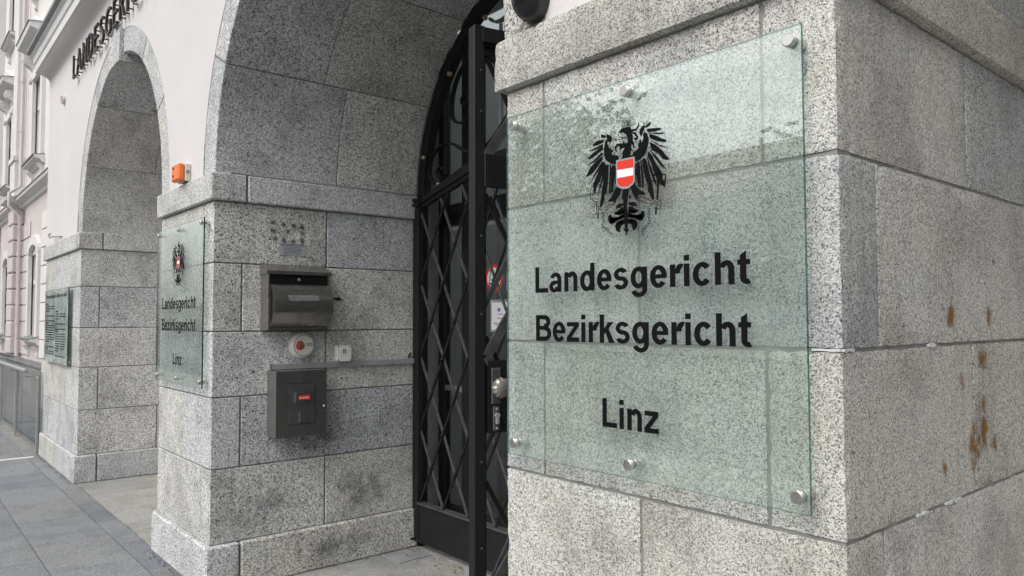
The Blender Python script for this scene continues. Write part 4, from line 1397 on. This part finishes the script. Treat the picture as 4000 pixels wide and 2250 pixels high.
# fire brigade key box
fb = thing('key_box', 'dark brushed steel key box with red fire brigade label below the trunking', 'key box', (X, 2.01, 0.88))
MB().box(X + 0.001, X + 0.136, 1.848, 2.178, 0.884, 1.2885, bev=0.002).build('case', 'steel_side', fb)
dr_ = MB().box(X + 0.1368, X + 0.144, 1.845, 2.180, 0.880, 1.2895, bev=0.0015).build('door', 'steel_dark', fb)
DX = X + 0.144
pnl = MB().box(DX + 0.0004, DX + 0.0018, 1.927, 2.101, 0.960, 1.209, bev=0.0006).build('inner_panel', 'steel_dark', fb)
mb = MB()
for a in ((1.9245, 1.9268, 0.9575, 1.2115), (2.1012, 2.1035, 0.9575, 1.2115), (1.9270, 2.1010, 0.9575, 0.9598), (1.9270, 2.1010, 1.2092, 1.2115)):
    mb.box(DX + 0.0002, DX + 0.0008, *a)
mb.build('panel_gap', 'print_black', fb)
MB().box(DX + 0.002, DX + 0.013, 1.970, 2.067, 1.093, 1.155, bev=0.002).build('label_holder', 'steel_dark', fb)
MB().box(DX + 0.002, DX + 0.014, 1.966, 1.9695, 1.092, 1.156).build('holder_edge', 'steel_satin', fb)
lbl = MB().box(DX + 0.0132, DX + 0.0142, 1.986, 2.062, 1.108, 1.137).build('red_label', 'print_red', fb)
mb = MB()
text(mb, 'Feuerwehr', lambda u, v, w=0.0: (DX + 0.0146, u, v), 1.991, 2.057, 1.1165, 0.013, bold=0.012)
mb.build('lettering', 'print_white', lbl)
MB().box(DX + 0.002, DX + 0.010, 2.000, 2.035, 0.972, 1.034, bev=0.0015).build('push_plate', 'steel_dark', fb)
MB().box(DX + 0.002, DX + 0.0105, 1.9965, 1.9995, 0.971, 1.035).build('plate_edge', 'steel_satin', fb)
MB().lathe([(0.008, 0.0), (0.009, 0.004), (0.006, 0.009), (0.002, 0.010)], (DX + 0.0002, 2.163, 1.058), (1, 0, 0), 14).build('lock', 'steel_satin', fb, True)

# drill holes, glue marks, damp and rust: marks with a shape of their own, parts of their pier
def decal(parent, name, mat, y0, y1, z0, z1, x):
    o = MB().add([(x, y0, z0), (x, y1, z0), (x, y1, z1), (x, y0, z1)], [(0, 1, 2, 3)]).build(name, mat, parent)
    return o


z4b = [(1.873, 2.222), (1.945, 2.213), (2.012, 2.210), (2.065, 2.211), (2.068, 2.195), (1.882, 2.165), (1.972, 2.166), (2.068, 2.165), (1.888, 2.118), (1.945, 2.114), (2.008, 2.111), (2.072, 2.113)]
for y, z in z4b:
    r = random.uniform(0.022, 0.034)
    decal(pierM, 'glue_mark', 'glue', y - r, y + r, z - r, z + r, X + 0.0032)
for y, z, r in ((1.76, 1.285, 0.006), (2.36, 1.215, 0.006), (2.40, 1.215, 0.005), (1.66, 1.255, 0.005), (1.76, 1.045, 0.006), (1.98, 2.60, 0.005)):
    MB().lathe([(r, -0.004), (r, 0.0018)], (X, y, z), (1, 0, 0), 10).build('drill_hole', 'print_black', pierM)
for y0, y1, z0, z1 in ((1.95, 2.75, 0.03, 0.25), (2.25, 2.8, 0.30, 0.66), (1.60, 2.0, 0.30, 0.62), (1.85, 2.5, 0.74, 0.95)):
    decal(pierM, 'damp_patch', 'damp', y0, y1, z0, z1, X + (0.0325 if z1 < 0.27 else 0.0034))
XN = PN[1]
for y0, y1, z0, z1 in ((2.045, 2.135, 1.555, 1.665), (2.34, 2.39, 1.57, 1.64), (2.265, 2.345, 1.455, 1.533), (2.12, 2.17, 1.40, 1.47), (2.17, 2.29, 1.17, 1.35), (2.24, 2.36, 1.22, 1.40), (2.00, 2.04, 1.20, 1.26), (2.36, 2.40, 1.22, 1.28), (2.395, 2.42, 1.745, 1.775)):
    decal(pierN, 'rust_stain', 'rust', y0, y1, z0, z1, XN + 0.0032)
def repair(fn, u0, u1, z, seed):
    """ragged smear of pale mortar along a bed joint"""
    rn = random.Random(seed)
    n = max(3, int((u1 - u0) / 0.008))
    top = [(u0 + (u1 - u0) * k / n, z + 0.0028 + rn.uniform(-0.002, 0.003) * math.sin(math.pi * k / n)) for k in range(n + 1)]
    bot = [(u0 + (u1 - u0) * k / n, z - 0.0028 - rn.uniform(-0.002, 0.004) * math.sin(math.pi * k / n)) for k in range(n, -1, -1)]
    prof = top + bot
    return MB().prism(prof, lambda u, v: fn(u, v, 0.0012), lambda u, v: fn(u, v, -0.007)).build('mortar_repair', 'mortar_white', pierN)


side = lambda u, v, w: (XN + w, u, v)
front = lambda u, v, w: (u, Y0 - w, v)
repair(side, 2.03, 2.13, 1.14, 1)
repair(side, 1.86, 1.92, 1.14, 2)
repair(side, 1.515, 1.56, 1.535, 3)
repair(side, 1.95, 1.99, 1.535, 5)
repair(front, -0.80, -0.738, 1.535, 4)

# flashing cable that lies on the impost of the middle pier
cb = MB().tube([(X + 0.02, 1.60, ZI1 + 0.008)] + [(X + 0.012 + 0.004 * math.sin(k), 1.62 + 0.13 * k, ZI1 + 0.008) for k in range(10)] + [(X + 0.02, 2.90, ZI1 + 0.01)], 0.007, 8).build('grey_cable', 'print_grey', None, True)
tag(cb, 'thin grey cable lying along the ledge of the middle pier', 'cable')

# orange alarm beacon
al = thing('alarm_beacon', 'orange alarm beacon on a beige base, on the plaster above the middle pier', 'alarm', (-5.06, Y0, 2.5))
MB().box(-5.135, -4.985, 1.468, Y0 - 0.005, 2.500, 2.615, bev=0.004).build('base', 'plastic_beige', al)
MB().box(-5.133, -4.987, 1.425, 1.4675, 2.502, 2.613, bev=0.010).build('orange_cover', 'plastic_orange', al)
MB().lathe([(0.012, 0.0), (0.012, 0.001)], (-4.9848, 1.486, 2.56), (1, 0, 0), 18).build('seal', 'brass', al)
for z in (2.53, 2.58):
    MB().box(-5.10, -5.075, 1.4242, 1.4249, z, z + 0.014).build('louvre', 'print_black', al)
MB().box(-5.02, -4.99, 1.47, 1.50, 2.4935, 2.4998).build('cable_entry', 'plastic_black', al)

# black sensor dome over the near pier
sn = thing('sensor_dome', 'glossy black motion sensor dome above the ledge of the near pier', 'sensor', (-1.68, Y0, 2.57))
vs, fs = [], []
nu, nv = 20, 12
for i in range(nv + 1):
    a = math.pi * i / nv                       # bottom to top
    zz = -math.cos(a)
    rr = math.sin(a) ** 0.8 if 0 < i < nv else 0.02
    for k in range(nu + 1):
        b = math.pi * k / nu
        hz = 0.080 if zz < 0 else 0.10
        vs.append((-1.660 + 0.064 * rr * -math.cos(b), Y0 - 0.004 - 0.085 * rr * math.sin(b) ** 0.8, 2.584 + hz * zz))
for i in range(nv):
    for k in range(nu):
        a0 = i * (nu + 1) + k
        fs.append((a0, a0 + 1, a0 + nu + 2, a0 + nu + 1))
MB().add(vs, fs).build('shell', 'plastic_black', sn, True)
MB().box(-1.712, -1.608, Y0 - 0.0085, Y0 - 0.0005, 2.56, 2.68, bev=0.003).build('back_plate', 'plastic_black', sn)
# maker's mark: crown over a word, on the shell's left front
def dome(u, v, w=0.0):
    # u across (-1..1 over the half turn), v height
    zz = max(-0.99, min(0.99, (v - 2.584) / (0.080 if v < 2.584 else 0.10)))
    rr = math.sin(math.acos(-zz)) ** 0.8
    b = math.pi / 2 + u
    return (-1.660 + (0.0648 + w) * rr * -math.cos(b), Y0 - 0.004 - (0.0862 + w) * rr * math.sin(b) ** 0.8, v)
mk = MB()
cw = [(-0.82, 2.584), (-0.80, 2.597), (-0.72, 2.590), (-0.65, 2.602), (-0.55, 2.592), (-0.46, 2.606), (-0.44, 2.590)]
mitre_line(mk, cw, 0.0, lambda u, v, w: dome(u, v, 0.0004), 0.0)
mk = MB()
for p, q in zip(cw, cw[1:]):
    a_, b_ = dome(*p, 0.0006), dome(*q, 0.0006)
    mk.tube([a_, b_], 0.0011, 5)
mk.build('crown_mark', 'print_white', sn)
mk = MB()
text(mk, 'DORMA', lambda u, v, w=0.0: dome(u, v, 0.0007), -0.80, -0.46, 2.570, 0.010, bold=0.01)
mk.build('lettering', 'print_white', sn)
wr = MB().tube([(-1.685, Y0 - 0.030, 2.522), (-1.692, Y0 - 0.030, 2.502), (-1.742, Y0 - 0.018, 2.4965), (-1.775, Y0 - 0.012, 2.4965), (-1.81, Y0 + 0.004, 2.498), (-1.83, Y0 + 0.02, 2.499)], 0.0035, 6)
wr.build('cable', 'cable_grey', sn)

# small round nub and wire hook on the plaster
nb = thing('wall_spotlight', 'small pinkish cylinder fitting on the plaster left of the far arch', 'fitting', (-9.3, Y0, 4.02))
MB().lathe([(0.05, 0.0), (0.05, 0.030), (0.044, 0.034), (0.044, 0.02), (0.01, 0.02)], (-9.50, Y0 - 0.005, 4.07), (0, -1, 0), 18).build('cylinder', 'plaster_pink', nb, True)
hk = MB().tube([(-9.45, Y0 - 0.004, 2.535), (-9.62, Y0 - 0.03, 2.545), (-9.80, Y0 - 0.05, 2.56), (-9.90, Y0 - 0.06, 2.555), (-9.955, Y0 - 0.06, 2.575), (-9.95, Y0 - 0.06, 2.60), (-9.89, Y0 - 0.06, 2.605), (-9.85, Y0 - 0.06, 2.59)], 0.0065, 6).build('wire_hook', 'sheet_metal', None, True)
tag(hk, 'thin bent wire hook sticking out above the far pier', 'hook')

# ================================================================== pavement
gd = struct(MB().box(-140, 140, -160, 1.2, -0.30, -0.060).build('ground', 'asphalt'))
pv = struct(MB().box(-40, 30, -4.2, 2.62, -0.2, -0.010).build('pavement', 'mortar'))
one_ = {}


def slab(x0, x1, y0, y1, mat, name='paving_slab'):
    g = 0.003
    h = random.uniform(-0.0012, 0.0012)
    o = MB().box(x0 + g, x1 - g, y0 + g, y1 - g, -0.05, 0.0 + h, bev=0.0025).build(name, mat, pv)
    return o


PITCH = 0.7465
def course(y0, y1, xj, xa, xb, mat):
    k0 = math.floor((xa - xj) / PITCH)
    x = xj + k0 * PITCH
    while x < xb:
        slab(x, x + PITCH, y0, y1, mat)
        x += PITCH


course(1.350, 1.506, -8.215, -10.4, 1.0, 'slab_dark')
course(0.858, 1.350, -7.79, -10.0, 1.0, 'slab_dark')
course(0.366, 0.858, -6.64, -9.7, 1.0, 'slab_dark')
course(-0.126, 0.366, -7.02, -9.6, 2.0, 'slab_dark')
# lengthwise courses beyond, at the white line
for i, (xa, xb) in enumerate(((-10.42, -10.05), (-10.05, -9.72))):
    pass
y = -0.126
for xa, xb, off in ((-10.44, -10.02, 0.30),):
    for k in range(-1, 4):
        a = off + k * 0.62
        slab(xa + 0.04, xb, max(a, -0.126), min(a + 0.62, 1.34), 'slab_dark')
mb = MB().box(-10.470, -10.405, -0.9, 1.415, -0.05, 0.0035).build('white_line', 'paint_white', pv)
for c, xa in enumerate((-11.2, -11.93, -12.66, -13.4, -14.1, -14.9)):
    for k in range(-2, 3):
        a = 0.1 + 0.31 * (c % 2) + k * 0.62
        if a < 1.36:
            slab(xa, xa + 0.72, a, min(a + 0.62, 1.385), 'slab_dark')
# light slabs inside the arches
for x0, x1 in ((-8.50, -7.78), (-7.78, -6.28), (-6.28, -5.58)):
    slab(x0, x1, 1.506, 2.076, 'slab_light')
    slab(x0 - 0.0, x1, 2.076, 2.95, 'slab_light')
for x0, x1 in ((-4.60, -3.95), (-3.95, -2.45), (-2.45, -1.75)):
    slab(x0, x1, 1.506, 2.30, 'slab_light')
for x0, x1 in ((-4.60, -3.75), (-3.75, -2.70), (-2.70, -1.75)):
    slab(x0, x1, 2.30, 3.0, 'slab_light')
for x0, x1 in ((-0.80, 0.6), (0.6, 2.0)):
    slab(x0, x1, 1.506, 3.5, 'slab_light')
fp = MB().box(-4.50, -4.28, 2.64, 2.90, 0.0015, 0.007, bev=0.001).build('floor_plate', 'zinc')
gt = MB()
rnd = random.Random(4)
for k in range(420):
    w_ = rnd.random()
    if w_ < 0.45: x, y = rnd.uniform(-10.5, -8.45), Y0 - 0.036 - abs(rnd.gauss(0, 0.02))
    elif w_ < 0.7: x, y = rnd.uniform(-5.66, -4.5), Y0 - 0.036 - abs(rnd.gauss(0, 0.02))
    elif w_ < 0.85: x, y = PM[1] + 0.036 + abs(rnd.gauss(0, 0.02)), rnd.uniform(1.5, 2.9)
    else: x, y = rnd.uniform(-8.4, -5.8), 1.506 + rnd.gauss(0, 0.006)
    r_ = rnd.uniform(0.002, 0.006)
    gt.add([(x - r_, y, 0.0012), (x + r_, y - r_, 0.0012), (x, y + r_, 0.0012), (x, y, 0.0012 + r_)], [(0, 1, 3), (1, 2, 3), (2, 0, 3)])
gt = gt.build('grit', 'bark')
gt['kind'] = 'stuff'
tag(gt, 'dark grit gathered along the foot of the piers', 'grit')
tag(fp, 'thin grey metal plate on the ground by the gate pivot', 'plate')
# leaf litter by the gate
rnd = random.Random(11)
lt = MB()
for k in range(90):
    x = -4.55 + rnd.random() ** 1.6 * 1.3
    y = Y1 - 0.03 - abs(rnd.gauss(0, 0.10))
    a = rnd.uniform(0, 6.28)
    l, wd_ = rnd.uniform(0.006, 0.022), rnd.uniform(0.003, 0.009)
    dx, dy = math.cos(a), math.sin(a)
    z = 0.009
    lt.add([(x - dx * l, y - dy * l, z), (x - dy * wd_, y + dx * wd_, z + rnd.uniform(0.002, 0.008)), (x + dx * l, y + dy * l, z + rnd.uniform(0, 0.006)), (x + dy * wd_, y - dx * wd_, z + 0.001)], [(0, 1, 2, 3)])
lt = lt.build('leaf_litter', 'leaf_dry')
lt['kind'] = 'stuff'
tag(lt, 'dry leaf crumbs blown against the foot of the gate', 'leaves')

# ================================================================== glass railing left of the portal
rl = thing('glass_railing', 'smoked glass railing with steel handrail left of the far pier', 'railing', (-12.5, 1.44, 0))
YR = 1.50
for a, b in ((-10.62, -12.08), (-12.11, -13.85), (-13.88, -15.9)):
    MB().box(b, a, YR - 0.010, YR + 0.002, 0.05, 1.10).build('glass_pane', 'rail_glass', rl)
for x in (-10.66, -12.60, -14.3):
    MB().box(x - 0.016, x + 0.016, YR - 0.035, YR - 0.012, -0.01, 0.90, bev=0.002).build('post', 'zinc', rl)
    MB().box(x - 0.10, x + 0.03, YR - 0.034, YR - 0.014, 0.9005, 0.925, bev=0.002).build('bracket', 'zinc', rl)
MB().tube([(-10.95, YR - 0.11, 0.985), (-16.0, YR - 0.11, 0.985)], 0.024, 16).build('handrail', 'zinc', rl, True)
for x in (-11.05, -12.62, -14.3):
    MB().tube([(x, YR - 0.11, 0.97), (x, YR - 0.11, 0.915), (x, YR - 0.03, 0.912)], 0.009, 8).build('rail_support', 'zinc', rl)
cw_ = MB().box(-17.5, -10.62, 2.30, 2.42, -0.01, 0.62, bev=0.01).build('concrete_wall', 'concrete')
tag(cw_, 'low grey concrete wall behind the glass railing', 'wall')

# ================================================================== neighbouring house
YN = 2.60
nh = thing('town_house', 'pale pink old town house with rusticated pilasters beyond the portal', 'house', (-22, YN, 0))


def wall_holes(x0, x1, z0, z1, holes, y0, y1):
    xs_ = sorted({x0, x1} | {h[0] for h in holes} | {h[1] for h in holes})
    zs_ = sorted({z0, z1} | {h[2] for h in holes} | {h[3] for h in holes})
    mb = MB()
    for a, b in zip(xs_, xs_[1:]):
        for c, d in zip(zs_, zs_[1:]):
            if any(h[0] <= a and b <= h[1] and h[2] <= c and d <= h[3] for h in holes): continue
            mb.box(a, b, y0, y1, c, d)
    return mb


WX = (-19.45, -24.15, -28.85, -33.5)
PX = (-21.85, -26.55, -31.25)
hw_ = 0.56
holes0 = [(x - hw_, x + hw_, 1.28, 3.10) for x in WX]
wall_holes(-42, -10.5, -0.1, 4.34, holes0, YN, YN + 0.4).build('ground_floor_wall', 'plaster_pink', nh)
holes1 = [(x - hw_, x + hw_, 5.22, 7.12) for x in WX] + [(x - hw_, x + hw_, 9.3, 11.3) for x in WX]
wall_holes(-42, -10.5, 4.34, 12.6, holes1, YN, YN + 0.4).build('upper_wall', 'plaster_cream', nh)
# rusticated courses of the ground floor, one strip per bay and course
for i, (xa, xb) in enumerate(((-18.6, -10.6), (-21.4, -20.3), (-23.3, -22.4))):
    for k in range(8):
        z = 0.82 + k * 0.39
        mb = MB().box(xa, xb, YN - 0.03, YN - 0.001, z + 0.012, z + 0.378, bev=0.008)
        mb.build('rusticated_course', 'plaster_cream' if i == 0 else 'plaster_pink', nh)
for p in PX:
    for k in range(9):
        z = 0.82 + k * 0.39
        if z < 4.2:
            MB().box(p - 0.42, p + 0.42, YN - 0.24, YN - 0.001, z + 0.014, z + 0.376, bev=0.022).build('pilaster_block', 'plaster_pink', nh)
    MB().box(p - 0.46, p + 0.46, YN - 0.28, YN - 0.001, 0.0, 0.82).build('pilaster_base', 'concrete', nh)
    MB().box(p - 0.40, p + 0.40, YN - 0.22, YN - 0.001, 4.66, 5.50).build('pedestal', 'stucco_white', nh)
    MB().box(p - 0.44, p + 0.44, YN - 0.26, YN - 0.001, 5.50, 5.62).build('pedestal_cap', 'stucco_white', nh)
    MB().box(p - 0.34, p + 0.34, YN - 0.20, YN - 0.001, 5.62, 12.5).build('upper_pilaster', 'stucco_white', nh)
    pr_ = [(0.0, 4.30), (0.10, 4.34), (0.16, 4.42), (0.40, 4.50), (0.42, 4.58), (0.0, 4.66)]
    MB().prism(pr_, lambda d, z: (p - 0.56, YN - 0.001 - d, z), lambda d, z: (p + 0.56, YN - 0.001 - d, z)).build('cornice_break', 'stucco_white', nh)
prf = [(0.0, 4.34), (0.05, 4.36), (0.07, 4.42), (0.20, 4.49), (0.215, 4.55), (0.0, 4.60)]
co = MB().prism(prf, lambda d, z: (-42, YN - 0.0012 - d, z), lambda d, z: (-10.55, YN - 0.0012 - d, z)).build('string_course', 'stucco_white', nh)
MB().prism([(0.0, 4.602), (0.225, 4.552), (0.235, 4.556), (0.0, 4.615)], lambda d, z: (-42, YN - 0.0012 - d, z), lambda d, z: (-10.55, YN - 0.0012 - d, z)).build('flashing', 'sheet_metal', co)
for x in WX:
    for fl_, (z0, z1) in enumerate(((1.28, 3.10), (5.22, 7.12), (9.3, 11.3))):
        wn_ = MB().box(x - hw_ + 0.002, x + hw_ - 0.002, YN + 0.10, YN + 0.16, z0, z1).build('window_frame', 'stucco_white', nh)
        # sash bars in front, panes between
        zt_ = z0 + (z1 - z0) * 0.66
        for a, b in ((x - hw_ + 0.07, x - 0.035), (x + 0.035, x + hw_ - 0.07)):
            for c, d in ((z0 + 0.08, zt_ - 0.05), (zt_ + 0.05, z1 - 0.07)):
                MB().box(a, b, YN + 0.085, YN + 0.0995, c, d).build('pane', 'dark_frame' if False else 'window_glass', wn_)
                MB().box(a, b, YN + 0.0996, YN + 0.0999, c, d).build('curtain', 'plastic_white', wn_)
        MB().box(x - hw_ + 0.003, x + hw_ - 0.003, YN + 0.03, YN + 0.0845, zt_ - 0.045, zt_ + 0.045).build('transom', 'stucco_white', wn_)
        MB().box(x - 0.04, x + 0.04, YN + 0.045, YN + 0.0844, z0, z1).build('mullion', 'stucco_white', wn_)
        # surround
        tw = 0.20
        for a, b in ((x - hw_ - tw, x - hw_), (x + hw_, x + hw_ + tw)):
            MB().box(a, b, YN - 0.085, YN + 0.04, z0 - 0.02, z1 + (0.0 if fl_ == 0 else 0.2), bev=0.012).build('surround', 'stucco_white', nh)
        if fl_ == 0:
            N = 14
            mb = MB()
            for k in range(N):
                q0, q1 = math.pi * k / N, math.pi * (k + 1) / N
                pp_ = [(x + rx * math.cos(q), z1 + rz * math.sin(q)) for rx, rz, q in ((hw_, 0.20, q0), (hw_ + tw, 0.42, q0), (hw_ + tw, 0.42, q1), (hw_, 0.20, q1))]
                mb.prism(pp_, lambda u, v: (u, YN - 0.085, v), lambda u, v: (u, YN - 0.001, v))
            mb.build('arched_head', 'stucco_white', nh)
        else:
            MB().box(x - hw_, x + hw_, YN - 0.085, YN + 0.02, z1, z1 + 0.2).build('head', 'stucco_white', nh)
        # sill
        sl = MB().prism([(0.0, z0 - 0.21), (0.05, z0 - 0.20), (0.10, z0 - 0.13), (0.20, z0 - 0.11), (0.21, z0 - 0.06), (0.0, z0 - 0.02)], lambda d, z: (x - hw_ - 0.30, YN - 0.001 - d, z), lambda d, z: (x + hw_ + 0.30, YN - 0.001 - d, z)).build('sill', 'stucco_white', nh)
        MB().prism([(0.0, z0 - 0.018), (0.222, z0 - 0.058), (0.23, z0 - 0.072), (0.235, z0 - 0.05), (0.0, z0 - 0.008)], lambda d, z: (x - hw_ - 0.31, YN - 0.001 - d, z), lambda d, z: (x + hw_ + 0.31, YN - 0.001 - d, z)).build('sill_flashing', 'sheet_metal', sl)
        for bx_ in (x - hw_ - 0.12, x + hw_ + 0.12):
            MB().prism([(0.0, z0 - 0.50), (0.06, z0 - 0.44), (0.05, z0 - 0.34), (0.14, z0 - 0.215), (0.0, z0 - 0.212)], lambda d, z: (bx_ - 0.07, YN - 0.002 - d, z), lambda d, z: (bx_ + 0.07, YN - 0.002 - d, z)).build('sill_corbel', 'stucco_white', nh)
        if fl_ == 1:
            hd = MB().prism([(0.0, 7.70), (0.06, 7.72), (0.10, 7.80), (0.34, 7.88), (0.36, 7.98), (0.0, 8.03)], lambda d, z: (x - 0.98, YN - 0.001 - d, z), lambda d, z: (x + 0.98, YN - 0.001 - d, z)).build('window_hood', 'stucco_white', nh)
            MB().prism([(0.0, 8.032), (0.37, 7.982), (0.38, 7.99), (0.0, 8.045)], lambda d, z: (x - 1.0, YN - 0.001 - d, z), lambda d, z: (x + 1.0, YN - 0.001 - d, z)).build('hood_flashing', 'sheet_metal', hd)
            MB().prism([(-0.9, 8.05), (0.9, 8.05), (0.0, 8.45)], lambda u, z: (x + u, YN - 0.20, z), lambda u, z: (x + u, YN - 0.001, z)).build('pediment', 'stucco_white', nh)
            for bx_ in (x - hw_ - 0.12, x + hw_ + 0.12):
                mb = MB()
                pts = spiral(0.15, 7.58, 0.03, 0.09, 0, 300, 14) + [(0.06, 7.35), (0.10, 7.2), (0.06, 7.08), (0.02, 7.0)]
                mb.prism([(0.0, 6.95), (0.05, 7.0), (0.10, 7.10), (0.08, 7.22), (0.06, 7.34), (0.12, 7.44), (0.24, 7.50), (0.28, 7.60), (0.24, 7.69), (0.0, 7.70)], lambda d, z: (bx_ - 0.10, YN - 0.002 - d, z), lambda d, z: (bx_ + 0.10, YN - 0.002 - d, z))
                mb.lathe([(0.075, -0.115), (0.085, -0.10), (0.085, 0.10), (0.075, 0.115)], (bx_, YN - 0.19, 7.595), (1, 0, 0), 14)
                mb.lathe([(0.05, -0.115), (0.055, -0.10), (0.055, 0.10), (0.05, 0.115)], (bx_, YN - 0.085, 7.13), (1, 0, 0), 12)
                mb.build('scroll_bracket', 'stucco_white', nh)
dp = MB().tube([(-21.22, YN - 0.12, 12.0), (-21.22, YN - 0.12, 4.85), (-21.22, YN - 0.34, 4.66), (-21.22, YN - 0.34, 4.35), (-21.22, YN - 0.12, 4.12), (-21.22, YN - 0.12, 0.2)], 0.042, 10).build('drainpipe', 'plaster_pink', nh, True)
for z in (1.6, 3.2, 6.2, 7.4):
    MB().lathe([(0.054, -0.03), (0.054, 0.03)], (-21.22, YN - 0.12, z), (0, 0, 1), 12).build('pipe_collar', 'plaster_pink', dp)

# ================================================================== far side of the street (seen in the glass)
ob = thing('street_house', 'cream house across the street, seen only as a reflection', 'house', (-30, -26, 0))
OX = [-78 + 3.4 * k for k in range(22)]
hol = [(x - 0.6, x + 0.6, z, z + 1.9) for x in OX for z in (1.2, 4.6)]
wall_holes(-80, -4, -0.05, 7.2, hol, -27, -26).build('wall', 'plaster_cream', ob)
MB().prism([(-25.6, 7.2), (-33, 11.0), (-33, 7.2)], lambda y, z: (-80.5, y, z), lambda y, z: (-3.5, y, z)).build('roof', 'roof_tile', ob)
for x in OX:
    for z in (1.2, 4.6):
        MB().box(x - 0.599, x + 0.599, -26.2, -26.15, z, z + 1.9).build('window', 'window_glass', ob)
MB().box(-79, -5, -26.6, -26.5, 0, 7.1).build('room_back', 'hall_dark', ob)


def tree(x, y, h, r, seed, label):
    rn = random.Random(seed)
    t = thing('street_tree', label, 'tree', (x, y, 0), 'trees across the street')
    tk = MB().tube([(x, y, -0.1), (x + 0.05, y, h * 0.25), (x - 0.05, y + 0.1, h * 0.5), (x, y, h * 0.8)], [0.22, 0.17, 0.13, 0.05], 10)
    for k in range(7):
        a = rn.uniform(0, 6.28)
        z = h * rn.uniform(0.35, 0.6)
        tk.tube([(x, y, z), (x + math.cos(a) * r * 0.5, y + math.sin(a) * r * 0.5, z + r * 0.35), (x + math.cos(a) * r * 0.8, y + math.sin(a) * r * 0.8, z + r * 0.7)], [0.08, 0.05, 0.02], 6)
    tk.build('trunk', 'bark', t)
    cl = [(rn.gauss(0, 0.45), rn.gauss(0, 0.45), rn.gauss(0, 0.42)) for _ in range(26)]
    lm = MB()
    for k in range(5200):
        c = cl[rn.randrange(26)]
        p = Vector((x + (c[0] + rn.gauss(0, 0.17)) * r, y + (c[1] + rn.gauss(0, 0.17)) * r, h * 0.68 + (c[2] + rn.gauss(0, 0.17)) * r))
        a = Vector((rn.gauss(0, 1), rn.gauss(0, 1), rn.gauss(0, 1))).normalized() * 0.16
        b = a.orthogonal().normalized() * 0.10
        lm.add([p - a, p - b, p + a, p + b], [(0, 1, 2, 3)])
    lm.build('crown', 'leaf', t)
    return t


tree(-21.5, -15.0, 11.5, 4.6, 1, 'leafy tree left of the gap in the sky, reflected in the large glass sign')
tree(-27.0, -13.0, 9.5, 3.6, 2, 'leafy tree reflected in the slanted glass sign')
tree(-11.5, -19.0, 6.5, 2.3, 5, 'smaller leafy tree reflected low in the large glass sign')
